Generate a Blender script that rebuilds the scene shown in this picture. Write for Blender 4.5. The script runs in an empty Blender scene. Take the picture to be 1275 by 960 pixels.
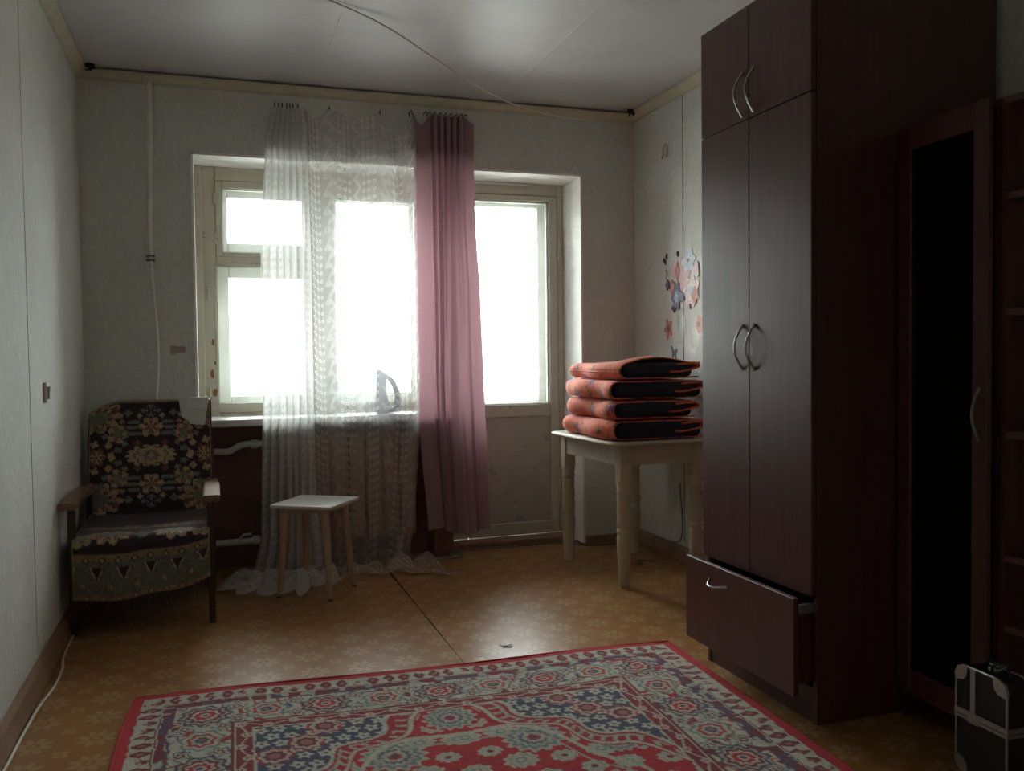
import bpy, bmesh, math, random
import numpy as np
from mathutils import Vector, Matrix

random.seed(4)
SC = bpy.context.scene
COL = SC.collection
PI = math.pi

# ------------------------------------------------------------------ camera
cam = bpy.data.cameras.new('camera')
cam.sensor_width = 36.0
cam.lens = 36.0 * 1098.41 / 1275.0
cam.clip_start = 0.02
camo = bpy.data.objects.new('camera', cam)
COL.objects.link(camo)
_r = Vector((0.9475257, -0.3194618, -0.0117960))
_u = Vector((0.0220366, 0.0284599, 0.9993520))
_f = Vector((0.3189191, 0.9471717, -0.0340063))
M4 = Matrix(((_r.x, _u.x, -_f.x, 0.59752), (_r.y, _u.y, -_f.y, -4.69093), (_r.z, _u.z, -_f.z, 1.10107), (0, 0, 0, 1)))
camo.matrix_world = M4
SC.camera = camo

# ------------------------------------------------------------------ sky light (overcast day) and exposure
W = bpy.data.worlds.new('sky')
SC.world = W
W.use_nodes = True
bg = W.node_tree.nodes['Background']
wn = W.node_tree                                # overcast sky above the horizon, duller ground below it
wtc = wn.nodes.new('ShaderNodeTexCoord'); wsp = wn.nodes.new('ShaderNodeSeparateXYZ'); wrp = wn.nodes.new('ShaderNodeValToRGB')
wn.links.new(wtc.outputs['Generated'], wsp.inputs[0]); wn.links.new(wsp.outputs[2], wrp.inputs[0])
wrp.color_ramp.elements[0].position = 0.0; wrp.color_ramp.elements[0].color = (0.22, 0.22, 0.21, 1)
wrp.color_ramp.elements[1].position = 1.0; wrp.color_ramp.elements[1].color = (0.95, 0.98, 1.0, 1)
_e = wrp.color_ramp.elements.new(0.03); _e.color = (0.33, 0.34, 0.345, 1)
wn.links.new(wrp.outputs[0], bg.inputs[0])
bg.inputs[1].default_value = 14.0
pl = bpy.data.lights.new('window_portal', 'AREA')
pl.shape = 'RECTANGLE'; pl.size = 2.1; pl.size_y = 2.1
pl.cycles.is_portal = True
plo = bpy.data.objects.new('window_portal', pl)
COL.objects.link(plo)
plo.location = (1.56, 0.50, 1.06); plo.rotation_euler = (math.radians(-90), 0, 0)
SC.view_settings.view_transform = 'Standard'
SC.view_settings.look = 'None'
SC.view_settings.gamma = 1.0
SC.view_settings.use_curve_mapping = False
SC.view_settings.exposure = 1.82
try:
    SC.cycles.max_bounces = 14; SC.cycles.diffuse_bounces = 8; SC.cycles.transparent_max_bounces = 24
except Exception:
    pass

# ------------------------------------------------------------------ node helpers
class S:
    """wraps a float socket so node maths reads like arithmetic"""
    def __init__(s, nt, v): s.nt, s.v = nt, v
    def _op(s, op, *a):
        n = s.nt.nodes.new('ShaderNodeMath'); n.operation = op
        for i, x in enumerate((s,) + a):
            x = x.v if isinstance(x, S) else x
            if isinstance(x, (int, float)): n.inputs[i].default_value = x
            else: s.nt.links.new(x, n.inputs[i])
        return S(s.nt, n.outputs[0])
    def __add__(s, o): return s._op('ADD', o)
    def __sub__(s, o): return s._op('SUBTRACT', o)
    def __mul__(s, o): return s._op('MULTIPLY', o)
    def __truediv__(s, o): return s._op('DIVIDE', o)
    def abs(s): return s._op('ABSOLUTE')
    def mod(s, m): return s._op('FLOORED_MODULO', m)
    def lt(s, o): return s._op('LESS_THAN', o)
    def gt(s, o): return s._op('GREATER_THAN', o)
    def max(s, o): return s._op('MAXIMUM', o)
    def min(s, o): return s._op('MINIMUM', o)
    def sqrt(s): return s._op('SQRT')
    def sin(s): return s._op('SINE')
    def atan2(s, o): return s._op('ARCTAN2', o)
    def inv(s): return s * -1.0 + 1.0

MATS = {}
def new_mat(name):
    m = bpy.data.materials.new(name); m.use_nodes = True
    nt = m.node_tree
    b = nt.nodes['Principled BSDF']
    MATS[name] = m
    return m, nt, b

def noise(nt, scale, detail=3.0, rough=0.55, co=None, stretch=None, dist=0.0):
    tc = nt.nodes.new('ShaderNodeTexCoord')
    src = tc.outputs['Object']
    if stretch:
        mp = nt.nodes.new('ShaderNodeMapping'); mp.inputs['Scale'].default_value = stretch
        nt.links.new(src, mp.inputs['Vector']); src = mp.outputs[0]
    n = nt.nodes.new('ShaderNodeTexNoise')
    n.inputs['Scale'].default_value = scale; n.inputs['Detail'].default_value = detail
    n.inputs['Roughness'].default_value = rough; n.inputs['Distortion'].default_value = dist
    nt.links.new(src, n.inputs['Vector'])
    return n.outputs['Fac']

def ramp(nt, fac, stops):
    r = nt.nodes.new('ShaderNodeValToRGB')
    e = r.color_ramp.elements
    while len(e) < len(stops): e.new(0.5)
    for i, (p, c) in enumerate(stops):
        e[i].position = p; e[i].color = (c[0], c[1], c[2], 1)
    nt.links.new(fac.v if isinstance(fac, S) else fac, r.inputs[0])
    return r.outputs[0]

def mixc(nt, fac, a, b):
    m = nt.nodes.new('ShaderNodeMix'); m.data_type = 'RGBA'
    f = fac.v if isinstance(fac, S) else fac
    if isinstance(f, (int, float)): m.inputs[0].default_value = f
    else: nt.links.new(f, m.inputs[0])
    for x, i in ((a, 6), (b, 7)):
        if isinstance(x, tuple): m.inputs[i].default_value = (x[0], x[1], x[2], 1)
        else: nt.links.new(x, m.inputs[i])
    return m.outputs[2]

def bump(nt, b, h, strength=0.3, dist=0.002):
    n = nt.nodes.new('ShaderNodeBump')
    n.inputs['Strength'].default_value = strength; n.inputs['Distance'].default_value = dist
    nt.links.new(h.v if isinstance(h, S) else h, n.inputs['Height'])
    nt.links.new(n.outputs[0], b.inputs['Normal'])

def plain(name, c, rough=0.6, metal=0.0, var=0.12, scale=14.0, bs=0.0, bscale=200.0, stretch=None, coat=0.0):
    m, nt, b = new_mat(name)
    f = noise(nt, scale, stretch=stretch)
    lo = tuple(x * (1 - var) for x in c); hi = tuple(min(1, x * (1 + var)) for x in c)
    nt.links.new(ramp(nt, f, [(0.3, lo), (0.7, hi)]), b.inputs['Base Color'])
    b.inputs['Roughness'].default_value = rough; b.inputs['Metallic'].default_value = metal
    if coat: b.inputs['Coat Weight'].default_value = coat; b.inputs['Coat Roughness'].default_value = 0.25
    if bs: bump(nt, b, noise(nt, bscale, 2.0, stretch=stretch), bs)
    return m

def attr_mat(name, rough=0.9, bs=0.3, bscale=350.0, sheen=0.0):
    m, nt, b = new_mat(name)
    a = nt.nodes.new('ShaderNodeAttribute'); a.attribute_name = 'paint'
    f = noise(nt, 60.0, 4.0)
    dk = mixc(nt, S(nt, f) * 0.35, a.outputs['Color'], (0.02, 0.02, 0.02))
    nt.links.new(dk, b.inputs['Base Color'])
    b.inputs['Roughness'].default_value = rough
    b.inputs['Specular IOR Level'].default_value = 0.2
    if sheen: b.inputs['Sheen Weight'].default_value = sheen
    bump(nt, b, noise(nt, bscale, 2.0), bs, 0.003)
    return m

# ---- materials of the room
def wallpaper():
    m, nt, b = new_mat('wallpaper')
    f = noise(nt, 3.0, 5.0); g = noise(nt, 45.0, 4.0, 0.7, stretch=(1, 1, 0.45))
    c1 = ramp(nt, f, [(0.3, (0.61, 0.625, 0.585)), (0.7, (0.70, 0.715, 0.675))])
    c2 = mixc(nt, S(nt, g).gt(0.56) * 0.45, c1, (0.80, 0.80, 0.76))
    nt.links.new(c2, b.inputs['Base Color'])
    b.inputs['Roughness'].default_value = 0.75
    bump(nt, b, g, 0.75, 0.006)
    return m
wallpaper()
def ceiling_m():
    m, nt, b = new_mat('ceiling_plaster')
    f = noise(nt, 1.6, 4.0)
    nt.links.new(ramp(nt, f, [(0.3, (0.52, 0.52, 0.515)), (0.7, (0.62, 0.62, 0.62))]), b.inputs['Base Color'])
    b.inputs['Roughness'].default_value = 0.5
    bump(nt, b, noise(nt, 2.2, 3.0), 0.35, 0.03)
ceiling_m()
def linoleum():
    m, nt, b = new_mat('linoleum')
    tc = nt.nodes.new('ShaderNodeTexCoord'); sp = nt.nodes.new('ShaderNodeSeparateXYZ')
    nt.links.new(tc.outputs['Object'], sp.inputs[0])
    x, y = S(nt, sp.outputs[0]), S(nt, sp.outputs[1])
    P = 0.165
    tot = None
    for ox, oy, R, k in ((0, 0, 0.056, 8.0), (P / 2, P / 2, 0.026, 4.0)):
        u = (x + ox).mod(P) - P / 2; v = (y + oy).mod(P) - P / 2
        r = (u * u + v * v).sqrt(); a = v.atan2(u)
        pet = ((a * k * 0.5).sin().abs() * 0.62 + 0.38) * R
        ins = r.lt(pet) * r.gt(R * 0.36) * (1.0 if k < 5 else 1.0)
        core = r.lt(R * 0.16)
        s_ = ins.max(core)
        tot = s_ if tot is None else tot.max(s_)
    f = noise(nt, 2.2, 4.0); g = noise(nt, 90.0, 3.0, 0.7)
    base = ramp(nt, f, [(0.25, (0.29, 0.125, 0.042)), (0.75, (0.36, 0.175, 0.065))])
    c = base
    brk = S(nt, g).gt(0.36)
    c = mixc(nt, tot * brk * 0.50, c, (0.48, 0.35, 0.18))
    nt.links.new(c, b.inputs['Base Color'])
    b.inputs['Roughness'].default_value = 0.30
    b.inputs['Specular IOR Level'].default_value = 0.15
linoleum()
def old_paint(name, c, chip, chipc, amt):
    m, nt, b = new_mat(name)
    f = noise(nt, 8.0, 4.0); g = noise(nt, 13.0, 5.0, 0.6); h = noise(nt, 3.0, 4.0)
    base = ramp(nt, f, [(0.3, tuple(x * 0.88 for x in c)), (0.7, c)])
    dirt = mixc(nt, S(nt, h).gt(0.62) * 0.25, base, tuple(x * 0.55 for x in c))
    cc = mixc(nt, S(nt, g).gt(chip) * amt, dirt, chipc)
    nt.links.new(cc, b.inputs['Base Color'])
    b.inputs['Roughness'].default_value = 0.42
    bump(nt, b, g, 0.2, 0.003)
old_paint('cream_paint', (0.56, 0.52, 0.42), 0.69, (0.26, 0.11, 0.06), 0.9)
old_paint('white_paint', (0.72, 0.72, 0.68), 0.74, (0.35, 0.25, 0.18), 0.5)
old_paint('door_panel_paint', (0.50, 0.46, 0.40), 0.64, (0.27, 0.26, 0.24), 0.6)
old_paint('table_cream', (0.56, 0.47, 0.34), 0.80, (0.4, 0.3, 0.2), 0.6)
plain('reveal_plaster', (0.90, 0.895, 0.85), 0.7, var=0.06, bs=0.15, bscale=40)
plain('sill_paint', (0.62, 0.62, 0.60), 0.4, var=0.08)
plain('brown_wall_paint', (0.20, 0.085, 0.06), 0.5, var=0.2)
plain('brown_baseboard', (0.30, 0.165, 0.095), 0.45, var=0.2)
plain('cornice_foam', (0.58, 0.54, 0.40), 0.7, var=0.08)
plain('dark_gap', (0.02, 0.018, 0.015), 0.9)
plain('radiator_paint', (0.40, 0.24, 0.18), 0.45)
plain('pipe_paint', (0.78, 0.77, 0.72), 0.5, var=0.12, bs=0.1)
plain('rust', (0.25, 0.10, 0.045), 0.7)
plain('brick_red', (0.45, 0.20, 0.14), 0.9)
plain('concrete', (0.75, 0.75, 0.73), 0.9)
plain('steel', (0.50, 0.50, 0.50), 0.25, 1.0, var=0.03)
plain('dull_steel', (0.55, 0.56, 0.55), 0.38, 1.0, var=0.1)
plain('black_plastic', (0.015, 0.015, 0.016), 0.5)
plain('black_vinyl', (0.02, 0.02, 0.022), 0.45, bs=0.3, bscale=300)
plain('white_plastic', (0.62, 0.62, 0.57), 0.35, var=0.04)
plain('cable_white', (0.62, 0.57, 0.48), 0.5, var=0.05)
plain('cable_grey', (0.20, 0.18, 0.16), 0.5)
plain('teal_tape', (0.04, 0.42, 0.42), 0.5)
plain('yellow_tape', (0.42, 0.35, 0.18), 0.5)
plain('pinkish_tape', (0.42, 0.33, 0.28), 0.6)
plain('stool_top', (0.66, 0.65, 0.60), 0.4, var=0.04)
plain('stool_leg', (0.45, 0.31, 0.20), 0.5, var=0.12, stretch=(6, 6, 0.6))
plain('table_top', (0.60, 0.57, 0.51), 0.35, var=0.08)
plain('dark_lacquer', (0.045, 0.022, 0.015), 0.35, var=0.25, stretch=(4, 4, 0.5))
plain('arm_wood', (0.21, 0.105, 0.05), 0.33, var=0.2, stretch=(6, 0.8, 6))
plain('upholstery', (0.035, 0.05, 0.05), 0.9)
plain('foil_sheet', (0.58, 0.58, 0.55), 0.3, var=0.05)
plain('fringe_thread', (0.05, 0.03, 0.035), 0.9)
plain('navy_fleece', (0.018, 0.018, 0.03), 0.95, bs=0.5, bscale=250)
plain('coral_plain', (0.62, 0.11, 0.05), 0.85)
plain('iron_body', (0.30, 0.36, 0.44), 0.4)
plain('iron_grip', (0.10, 0.12, 0.17), 0.45)
plain('rug_binding', (0.46, 0.03, 0.04), 0.95, bs=0.6, bscale=500)
plain('green_scrap', (0.25, 0.45, 0.10), 0.6)
plain('white_scrap', (0.72, 0.72, 0.70), 0.5)
def mahogany():
    m, nt, b = new_mat('mahogany')
    f = noise(nt, 5.0, 4.0, stretch=(9, 9, 0.55), dist=0.4); g = noise(nt, 40.0, 3.0, stretch=(8, 8, 0.3))
    c = ramp(nt, f, [(0.25, (0.070, 0.021, 0.017)), (0.75, (0.125, 0.040, 0.030))])
    nt.links.new(mixc(nt, S(nt, g).gt(0.6) * 0.3, c, (0.04, 0.012, 0.010)), b.inputs['Base Color'])
    b.inputs['Roughness'].default_value = 0.38
    b.inputs['Specular IOR Level'].default_value = 0.62
    bump(nt, b, g, 0.04, 0.001)
mahogany()
def glass(name, tint=(1, 1, 1), dark=0.0):
    m, nt, b = new_mat(name)
    out = nt.nodes['Material Output']
    t = nt.nodes.new('ShaderNodeBsdfTransparent'); t.inputs[0].default_value = (*tint, 1)
    g = nt.nodes.new('ShaderNodeBsdfGlossy'); g.inputs['Roughness'].default_value = 0.03
    fr = nt.nodes.new('ShaderNodeFresnel'); fr.inputs[0].default_value = 1.45
    mx = nt.nodes.new('ShaderNodeMixShader')
    nt.links.new(fr.outputs[0], mx.inputs[0]); nt.links.new(t.outputs[0], mx.inputs[1]); nt.links.new(g.outputs[0], mx.inputs[2])
    nt.links.new(mx.outputs[0], out.inputs[0])
glass('window_glass', (0.96, 0.98, 0.97))
glass('cabinet_glass', (0.5, 0.5, 0.52))
def cloth(name, c, transl, clear, pattern=None, c2=None):
    m, nt, b = new_mat(name)
    out = nt.nodes['Material Output']
    d = nt.nodes.new('ShaderNodeBsdfDiffuse'); tr = nt.nodes.new('ShaderNodeBsdfTranslucent'); t = nt.nodes.new('ShaderNodeBsdfTransparent')
    f = noise(nt, 6.0, 3.0, stretch=(6, 6, 0.5))
    col = ramp(nt, f, [(0.3, tuple(x * 0.9 for x in c)), (0.7, c)])
    nt.links.new(col, d.inputs[0])
    if c2: tr.inputs[0].default_value = (*c2, 1)
    else: nt.links.new(col, tr.inputs[0])
    m1 = nt.nodes.new('ShaderNodeMixShader'); m1.inputs[0].default_value = transl
    nt.links.new(d.outputs[0], m1.inputs[1]); nt.links.new(tr.outputs[0], m1.inputs[2])
    m2 = nt.nodes.new('ShaderNodeMixShader')
    if pattern: nt.links.new(pattern(nt).v, m2.inputs[0])
    else: m2.inputs[0].default_value = 1 - clear
    nt.links.new(t.outputs[0], m2.inputs[1]); nt.links.new(m1.outputs[0], m2.inputs[2])
    nt.links.new(m2.outputs[0], out.inputs[0])
def lace_pattern(nt):
    uv = nt.nodes.new('ShaderNodeUVMap'); uv.uv_map = 'UVMap'
    sp = nt.nodes.new('ShaderNodeSeparateXYZ'); nt.links.new(uv.outputs[0], sp.inputs[0])
    u, v = S(nt, sp.outputs[0]), S(nt, sp.outputs[1])
    pu = u.mod(0.165)
    vm = (v.mod(0.041) - 0.0205).abs()
    ring = hole = None
    for c in (0.082, 0.110, 0.138):
        du = (pu - c).abs()
        r = (du * du + vm * vm).sqrt() * 0.55 + (du + vm) * 0.35
        rg = (r - 0.0070).abs().lt(0.0018)
        hl = du.lt(0.0019) * vm.gt(0.0125)
        ring = rg if ring is None else ring.max(rg); hole = hl if hole is None else hole.max(hl)
    zz = (v.mod(0.092) - 0.046).abs() - 0.023
    dz = (pu - 0.034 - zz).abs()
    zig = dz.lt(0.0018).max((dz - 0.0075).abs().lt(0.0013)).max((dz - 0.0135).abs().lt(0.001))
    zh = (dz - 0.0047).abs().lt(0.0012)
    a = (ring * 0.45).max(zig * 0.30) + 0.33
    gathered = u.lt(1.04) * (u * 0.0 + 0.44)          # pinched fabric of the gathered side lies denser
    return (a + gathered).min(0.97) * (hole * 0.85).max(zh * 0.45).inv()
cloth('lace_fabric', (0.84, 0.83, 0.82), 0.55, 0, lace_pattern)
cloth('pink_fabric', (0.42, 0.28, 0.33), 0.28, 0.0, None, (0.50, 0.27, 0.31))
attr_mat('rug_pile', 0.95, 0.5, 420.0, 0.1)
attr_mat('tapestry', 0.5, 0.35, 500.0, 0.15)
attr_mat('coral_print', 0.8, 0.15, 160.0, 0.1)
def sticker_m(name, c): plain(name, c, 0.5, var=0.15, scale=60)
for n_, c_ in (('st_white', (0.70, 0.66, 0.64)), ('st_blue', (0.42, 0.50, 0.62)), ('st_pink', (0.62, 0.36, 0.38)), ('st_rust', (0.42, 0.10, 0.06)),
               ('st_indigo', (0.12, 0.10, 0.22)), ('st_green', (0.28, 0.36, 0.27)), ('st_dark', (0.10, 0.08, 0.10)), ('st_red', (0.55, 0.17, 0.13)), ('st_vase', (0.42, 0.46, 0.41))):
    sticker_m(n_, c_)

# ------------------------------------------------------------------ mesh helpers
class MB:
    def __init__(s): s.bm = bmesh.new()
    def box(s, x0, x1, y0, y1, z0, z1, bev=0.0, seg=2, mat=None):
        r = bmesh.ops.create_cube(s.bm, size=1.0)
        vs = r['verts']
        for v in vs: v.co = Vector((x0 + (v.co.x + .5) * (x1 - x0), y0 + (v.co.y + .5) * (y1 - y0), z0 + (v.co.z + .5) * (z1 - z0)))
        if bev:
            es = list({e for v in vs for e in v.link_edges})
            rr = bmesh.ops.bevel(s.bm, geom=es, offset=bev, segments=seg, affect='EDGES', profile=0.5)
            vs = list({v for f in rr['faces'] for v in f.verts} | {v for v in vs if v.is_valid})
        if mat is not None: bmesh.ops.transform(s.bm, matrix=mat, verts=[v for v in vs if v.is_valid])
        return s
    def tube(s, pts, r, seg=10, closed=False, caps=True):
        pts = [Vector(p) for p in pts]; n = len(pts)
        rs = r if isinstance(r, (list, tuple)) else [r] * n
        rings = []
        for i, p in enumerate(pts):
            a = pts[(i - 1) % n] if (i > 0 or closed) else p
            c = pts[(i + 1) % n] if (i < n - 1 or closed) else p
            t = (c - a).normalized()
            ref = Vector((0, 0, 1)) if abs(t.z) < 0.9 else Vector((0, 1, 0))
            e1 = t.cross(ref).normalized(); e2 = t.cross(e1).normalized()
            rings.append([s.bm.verts.new(p + (e1 * math.cos(2 * PI * k / seg) + e2 * math.sin(2 * PI * k / seg)) * rs[i]) for k in range(seg)])
        m = n if closed else n - 1
        for i in range(m):
            A, B = rings[i], rings[(i + 1) % n]
            for k in range(seg): s.bm.faces.new((A[k], A[(k + 1) % seg], B[(k + 1) % seg], B[k]))
        if caps and not closed:
            s.bm.faces.new(rings[0]); s.bm.faces.new(rings[-1])
        return s
    def lathe(s, prof, c=(0, 0, 0), seg=20):
        rings = [[s.bm.verts.new((c[0] + r * math.cos(2 * PI * k / seg), c[1] + r * math.sin(2 * PI * k / seg), c[2] + z)) for k in range(seg)] for r, z in prof]
        for A, B in zip(rings, rings[1:]):
            for k in range(seg): s.bm.faces.new((A[k], A[(k + 1) % seg], B[(k + 1) % seg], B[k]))
        s.bm.faces.new(rings[0]); s.bm.faces.new(rings[-1])
        return s
    def prism(s, poly, axis, a, b):
        """polygon in the two other axes, extruded along axis from a to b"""
        def P(q, t):
            return {'x': (t, q[0], q[1]), 'y': (q[0], t, q[1]), 'z': (q[0], q[1], t)}[axis]
        A = [s.bm.verts.new(P(q, a)) for q in poly]; B = [s.bm.verts.new(P(q, b)) for q in poly]
        n = len(poly)
        for i in range(n): s.bm.faces.new((A[i], A[(i + 1) % n], B[(i + 1) % n], B[i]))
        s.bm.faces.new(A); s.bm.faces.new(B)
        return s
    def build(s, name, mat, parent=None, smooth=False, loc=None, rot=None):
        bmesh.ops.recalc_face_normals(s.bm, faces=s.bm.faces[:])
        me = bpy.data.meshes.new(name); s.bm.to_mesh(me); s.bm.free()
        if smooth:
            for p_ in me.polygons: p_.use_smooth = True
            if smooth != 'all':
                try: me.set_sharp_from_angle(angle=math.radians(40))
                except Exception: pass
        return link(name, me, mat, parent, loc, rot)

def link(name, me, mat, parent=None, loc=None, rot=None):
    if mat and not me.materials: me.materials.append(MATS[mat])
    o = bpy.data.objects.new(name, me); COL.objects.link(o)
    if parent is not None: o.parent = parent
    if loc: o.location = loc
    if rot: o.rotation_euler = rot
    return o

def thing(name, label, cat, loc=(0, 0, 0), rz=0.0, group=None):
    o = bpy.data.objects.new(name, None); COL.objects.link(o)
    o.empty_display_size = 0.05
    o.location = loc; o.rotation_euler = (0, 0, rz)
    return tag(o, label, cat, group)
def tag(o, label, cat, group=None):
    o['label'] = label; o['category'] = cat
    if group: o['group'] = group
    return o
def struct(o, label=None):
    o['kind'] = 'structure'
    if label: o['label'] = label
    return o
def sempty(name, label=None):
    o = bpy.data.objects.new(name, None); COL.objects.link(o)
    return struct(o, label)

def grid_mesh(name, P, mat, parent=None, uv=None, paint=None, thick=0.0, smooth=True):
    """P: (n, m, 3) array of points"""
    n, m = P.shape[:2]
    me = bpy.data.meshes.new(name)
    idx = np.arange(n * m).reshape(n, m)
    q = np.stack([idx[:-1, :-1], idx[1:, :-1], idx[1:, 1:], idx[:-1, 1:]], -1).reshape(-1, 4)
    me.vertices.add(n * m); me.vertices.foreach_set('co', P.reshape(-1).astype(np.float32))
    nq = len(q)
    me.loops.add(nq * 4); me.loops.foreach_set('vertex_index', q.reshape(-1).astype(np.int32))
    me.polygons.add(nq)
    me.polygons.foreach_set('loop_start', (np.arange(nq) * 4).astype(np.int32))
    me.polygons.foreach_set('loop_total', np.full(nq, 4, np.int32))
    me.update(calc_edges=True); me.validate()
    if uv is not None:
        L = me.uv_layers.new(name='UVMap')
        L.data.foreach_set('uv', uv.reshape(-1, 2)[q.reshape(-1)].reshape(-1).astype(np.float32))
    if paint is not None:
        a = me.color_attributes.new('paint', 'FLOAT_COLOR', 'POINT')
        c = np.ones((n * m, 4), np.float32); c[:, :3] = paint.reshape(-1, 3)
        a.data.foreach_set('color', c.reshape(-1))
    if smooth:
        me.polygons.foreach_set('use_smooth', np.ones(nq, bool))
    o = link(name, me, mat, parent)
    if thick:
        md = o.modifiers.new('thickness', 'SOLIDIFY'); md.thickness = thick; md.offset = 0
    return o

def spline(pts, n):
    """Catmull-Rom through pts, resampled evenly to n points"""
    p = np.array(pts, float); p = np.vstack([2 * p[0] - p[1], p, 2 * p[-1] - p[-2]])
    out = []
    for i in range(1, len(p) - 2):
        t = np.linspace(0, 1, 24, endpoint=False)[:, None]
        out.append(0.5 * (2 * p[i] + (p[i + 1] - p[i - 1]) * t + (2 * p[i - 1] - 5 * p[i] + 4 * p[i + 1] - p[i + 2]) * t ** 2 + (3 * p[i] - 3 * p[i + 1] + p[i + 2] - p[i - 1]) * t ** 3))
    out = np.vstack(out + [p[-2][None]])
    d = np.r_[0, np.cumsum(np.linalg.norm(np.diff(out, axis=0), axis=1))]
    s = np.linspace(0, d[-1], n)
    return np.stack([np.interp(s, d, out[:, k]) for k in range(out.shape[1])], 1)

def vnoise(x, y, seed=0):
    """smooth value noise on arrays"""
    r = np.random.RandomState(seed).rand(128, 128)
    xi = np.floor(x).astype(int); yi = np.floor(y).astype(int); fx = x - xi; fy = y - yi
    fx = fx * fx * (3 - 2 * fx); fy = fy * fy * (3 - 2 * fy)
    g = lambda a, b: r[a % 128, b % 128]
    return (g(xi, yi) * (1 - fx) + g(xi + 1, yi) * fx) * (1 - fy) + (g(xi, yi + 1) * (1 - fx) + g(xi + 1, yi + 1) * fx) * fy

# ================================================================== THE ROOM
RW, RH, RY = 2.946, 2.5, -5.35          # width, height, rear wall
NL, NR, NT = 0.505, 2.614, 2.13         # window niche: left, right, top
fl = MB().box(-0.15, RW + 0.15, RY - 0.15, 0.44, -0.12, -0.006).build('floor', 'dark_gap'); struct(fl, 'brown patterned linoleum floor')
SEAM = 1.423
MB().prism([(-0.0, RY), (SEAM - 0.002, RY), (SEAM - 0.002, -1.55), (SEAM - 0.004, -1.2), (SEAM - 0.003, -0.9), (SEAM - 0.006, -0.3), (SEAM - 0.003, 0.0), (SEAM - 0.003, 0.29), (0, 0.29)], 'z', -0.005, 0).build('linoleum_sheet', 'linoleum', fl)
MB().prism([(SEAM + 0.000, RY), (RW, RY), (RW, 0.29), (SEAM + 0.003, 0.29), (SEAM + 0.003, 0.0), (SEAM + 0.007, -0.3), (SEAM + 0.003, -0.9), (SEAM + 0.003, -1.2), (SEAM + 0.000, -1.55)], 'z', -0.005, 0.0005).build('linoleum_sheet', 'linoleum', fl)

ce = MB().box(-0.15, RW + 0.15, RY - 0.15, 0.44, RH, RH + 0.12).build('ceiling', 'ceiling_plaster'); struct(ce)
for x in (0.286, 1.12, 2.10):
    MB().prism([(x - 0.012, RH + 0.001), (x + 0.012, RH + 0.001), (x, RH - 0.0008)], 'y', RY, -0.01).build('slab_joint', 'ceiling_plaster', ce)

struct(MB().box(-0.15, 0, RY - 0.15, 0.44, 0, RH).build('wall_left', 'wallpaper'))
struct(MB().box(RW, RW + 0.15, RY - 0.15, 0.44, 0, RH).build('wall_right', 'wallpaper'))
struct(MB().box(0, RW, RY - 0.15, RY, 0, RH).build('wall_rear', 'reveal_plaster'))
wb = MB()
wb.box(0, NL, 0, 0.42, 0, RH); wb.box(NR, RW, 0, 0.42, 0, RH); wb.box(NL, NR, 0, 0.42, NT, RH)
wb = struct(wb.build('wall_back', 'wallpaper'))
# plastered reveals of the niche, slightly proud of the wallpaper edge
rv = MB().box(NL, NL + 0.012, -0.003, 0.27, 0.0, NT).box(NR - 0.012, NR, -0.003, 0.42, 0, NT).box(NL, NR, -0.003, 0.42, NT - 0.012, NT)
rv.build('reveal', 'reveal_plaster', wb)
# brown wall below the sill with the radiator recess
bw = MB().box(NL, 0.585, 0.0, 0.42, 0, 0.755).box(0.585, 1.72, 0.15, 0.42, 0, 0.755).box(1.72, 1.826, 0.0, 0.42, 0, 0.755)
bw.build('under_sill_wall', 'brown_wall_paint', wb)
MB().box(NL - 0.14, NL - 0.003, 0.42, 0.55, -0.1, 2.6).build('outer_brickwork', 'brick_red', wb)
# wallpaper seams: thin lifted edges
for x in (0.48, 0.79, 1.32, 1.85, 2.38):
    z0 = NT if NL < x < NR else 0.0
    MB().box(x - 0.0012, x + 0.0012, -0.0012, 0.0, z0, RH).build('paper_seam', 'wallpaper', wb)
wr = bpy.data.objects['wall_right']; wl = bpy.data.objects['wall_left']
MB().box(RW - 0.0015, RW, -0.566, -0.562, 0.1, RH).build('paper_seam', 'dark_gap', wr)
for y in (-1.33, -2.40):
    MB().box(0, 0.0015, y - 0.0014, y + 0.0014, 0.1, RH).build('paper_seam', 'wallpaper', wl)
# cornices
def cornice(axis, poly, a, b, name):
    return struct(MB().prism(poly, axis, a, b).build(name, 'cornice_foam'))
g = 0.011
cornice('y', [(0, RH - 0.002), (0.046, RH - 0.002), (0.046, RH - 0.010), (0.012, RH - 0.042), (0.012, RH - 0.050), (0, RH - 0.050)], RY, 0, 'trim_1')
cornice('y', [(RW, RH - 0.002), (RW - 0.046, RH - 0.002), (RW - 0.046, RH - 0.010), (RW - 0.012, RH - 0.042), (RW - 0.012, RH - 0.050), (RW, RH - 0.050)], RY, 0, 'trim_2')
cornice('x', [(0, RH - g), (-0.040, RH - g), (-0.040, RH - g - 0.010), (-0.012, RH - 0.046), (-0.012, RH - 0.056), (0, RH - 0.056)], 0.30, RW, 'trim_3')
cornice('x', [(0, RH - g), (-0.040, RH - g), (-0.040, RH - g - 0.010), (-0.012, RH - 0.044), (-0.012, RH - 0.052), (0, RH - 0.052)], 0.0, 0.296, 'trim_4')
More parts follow.
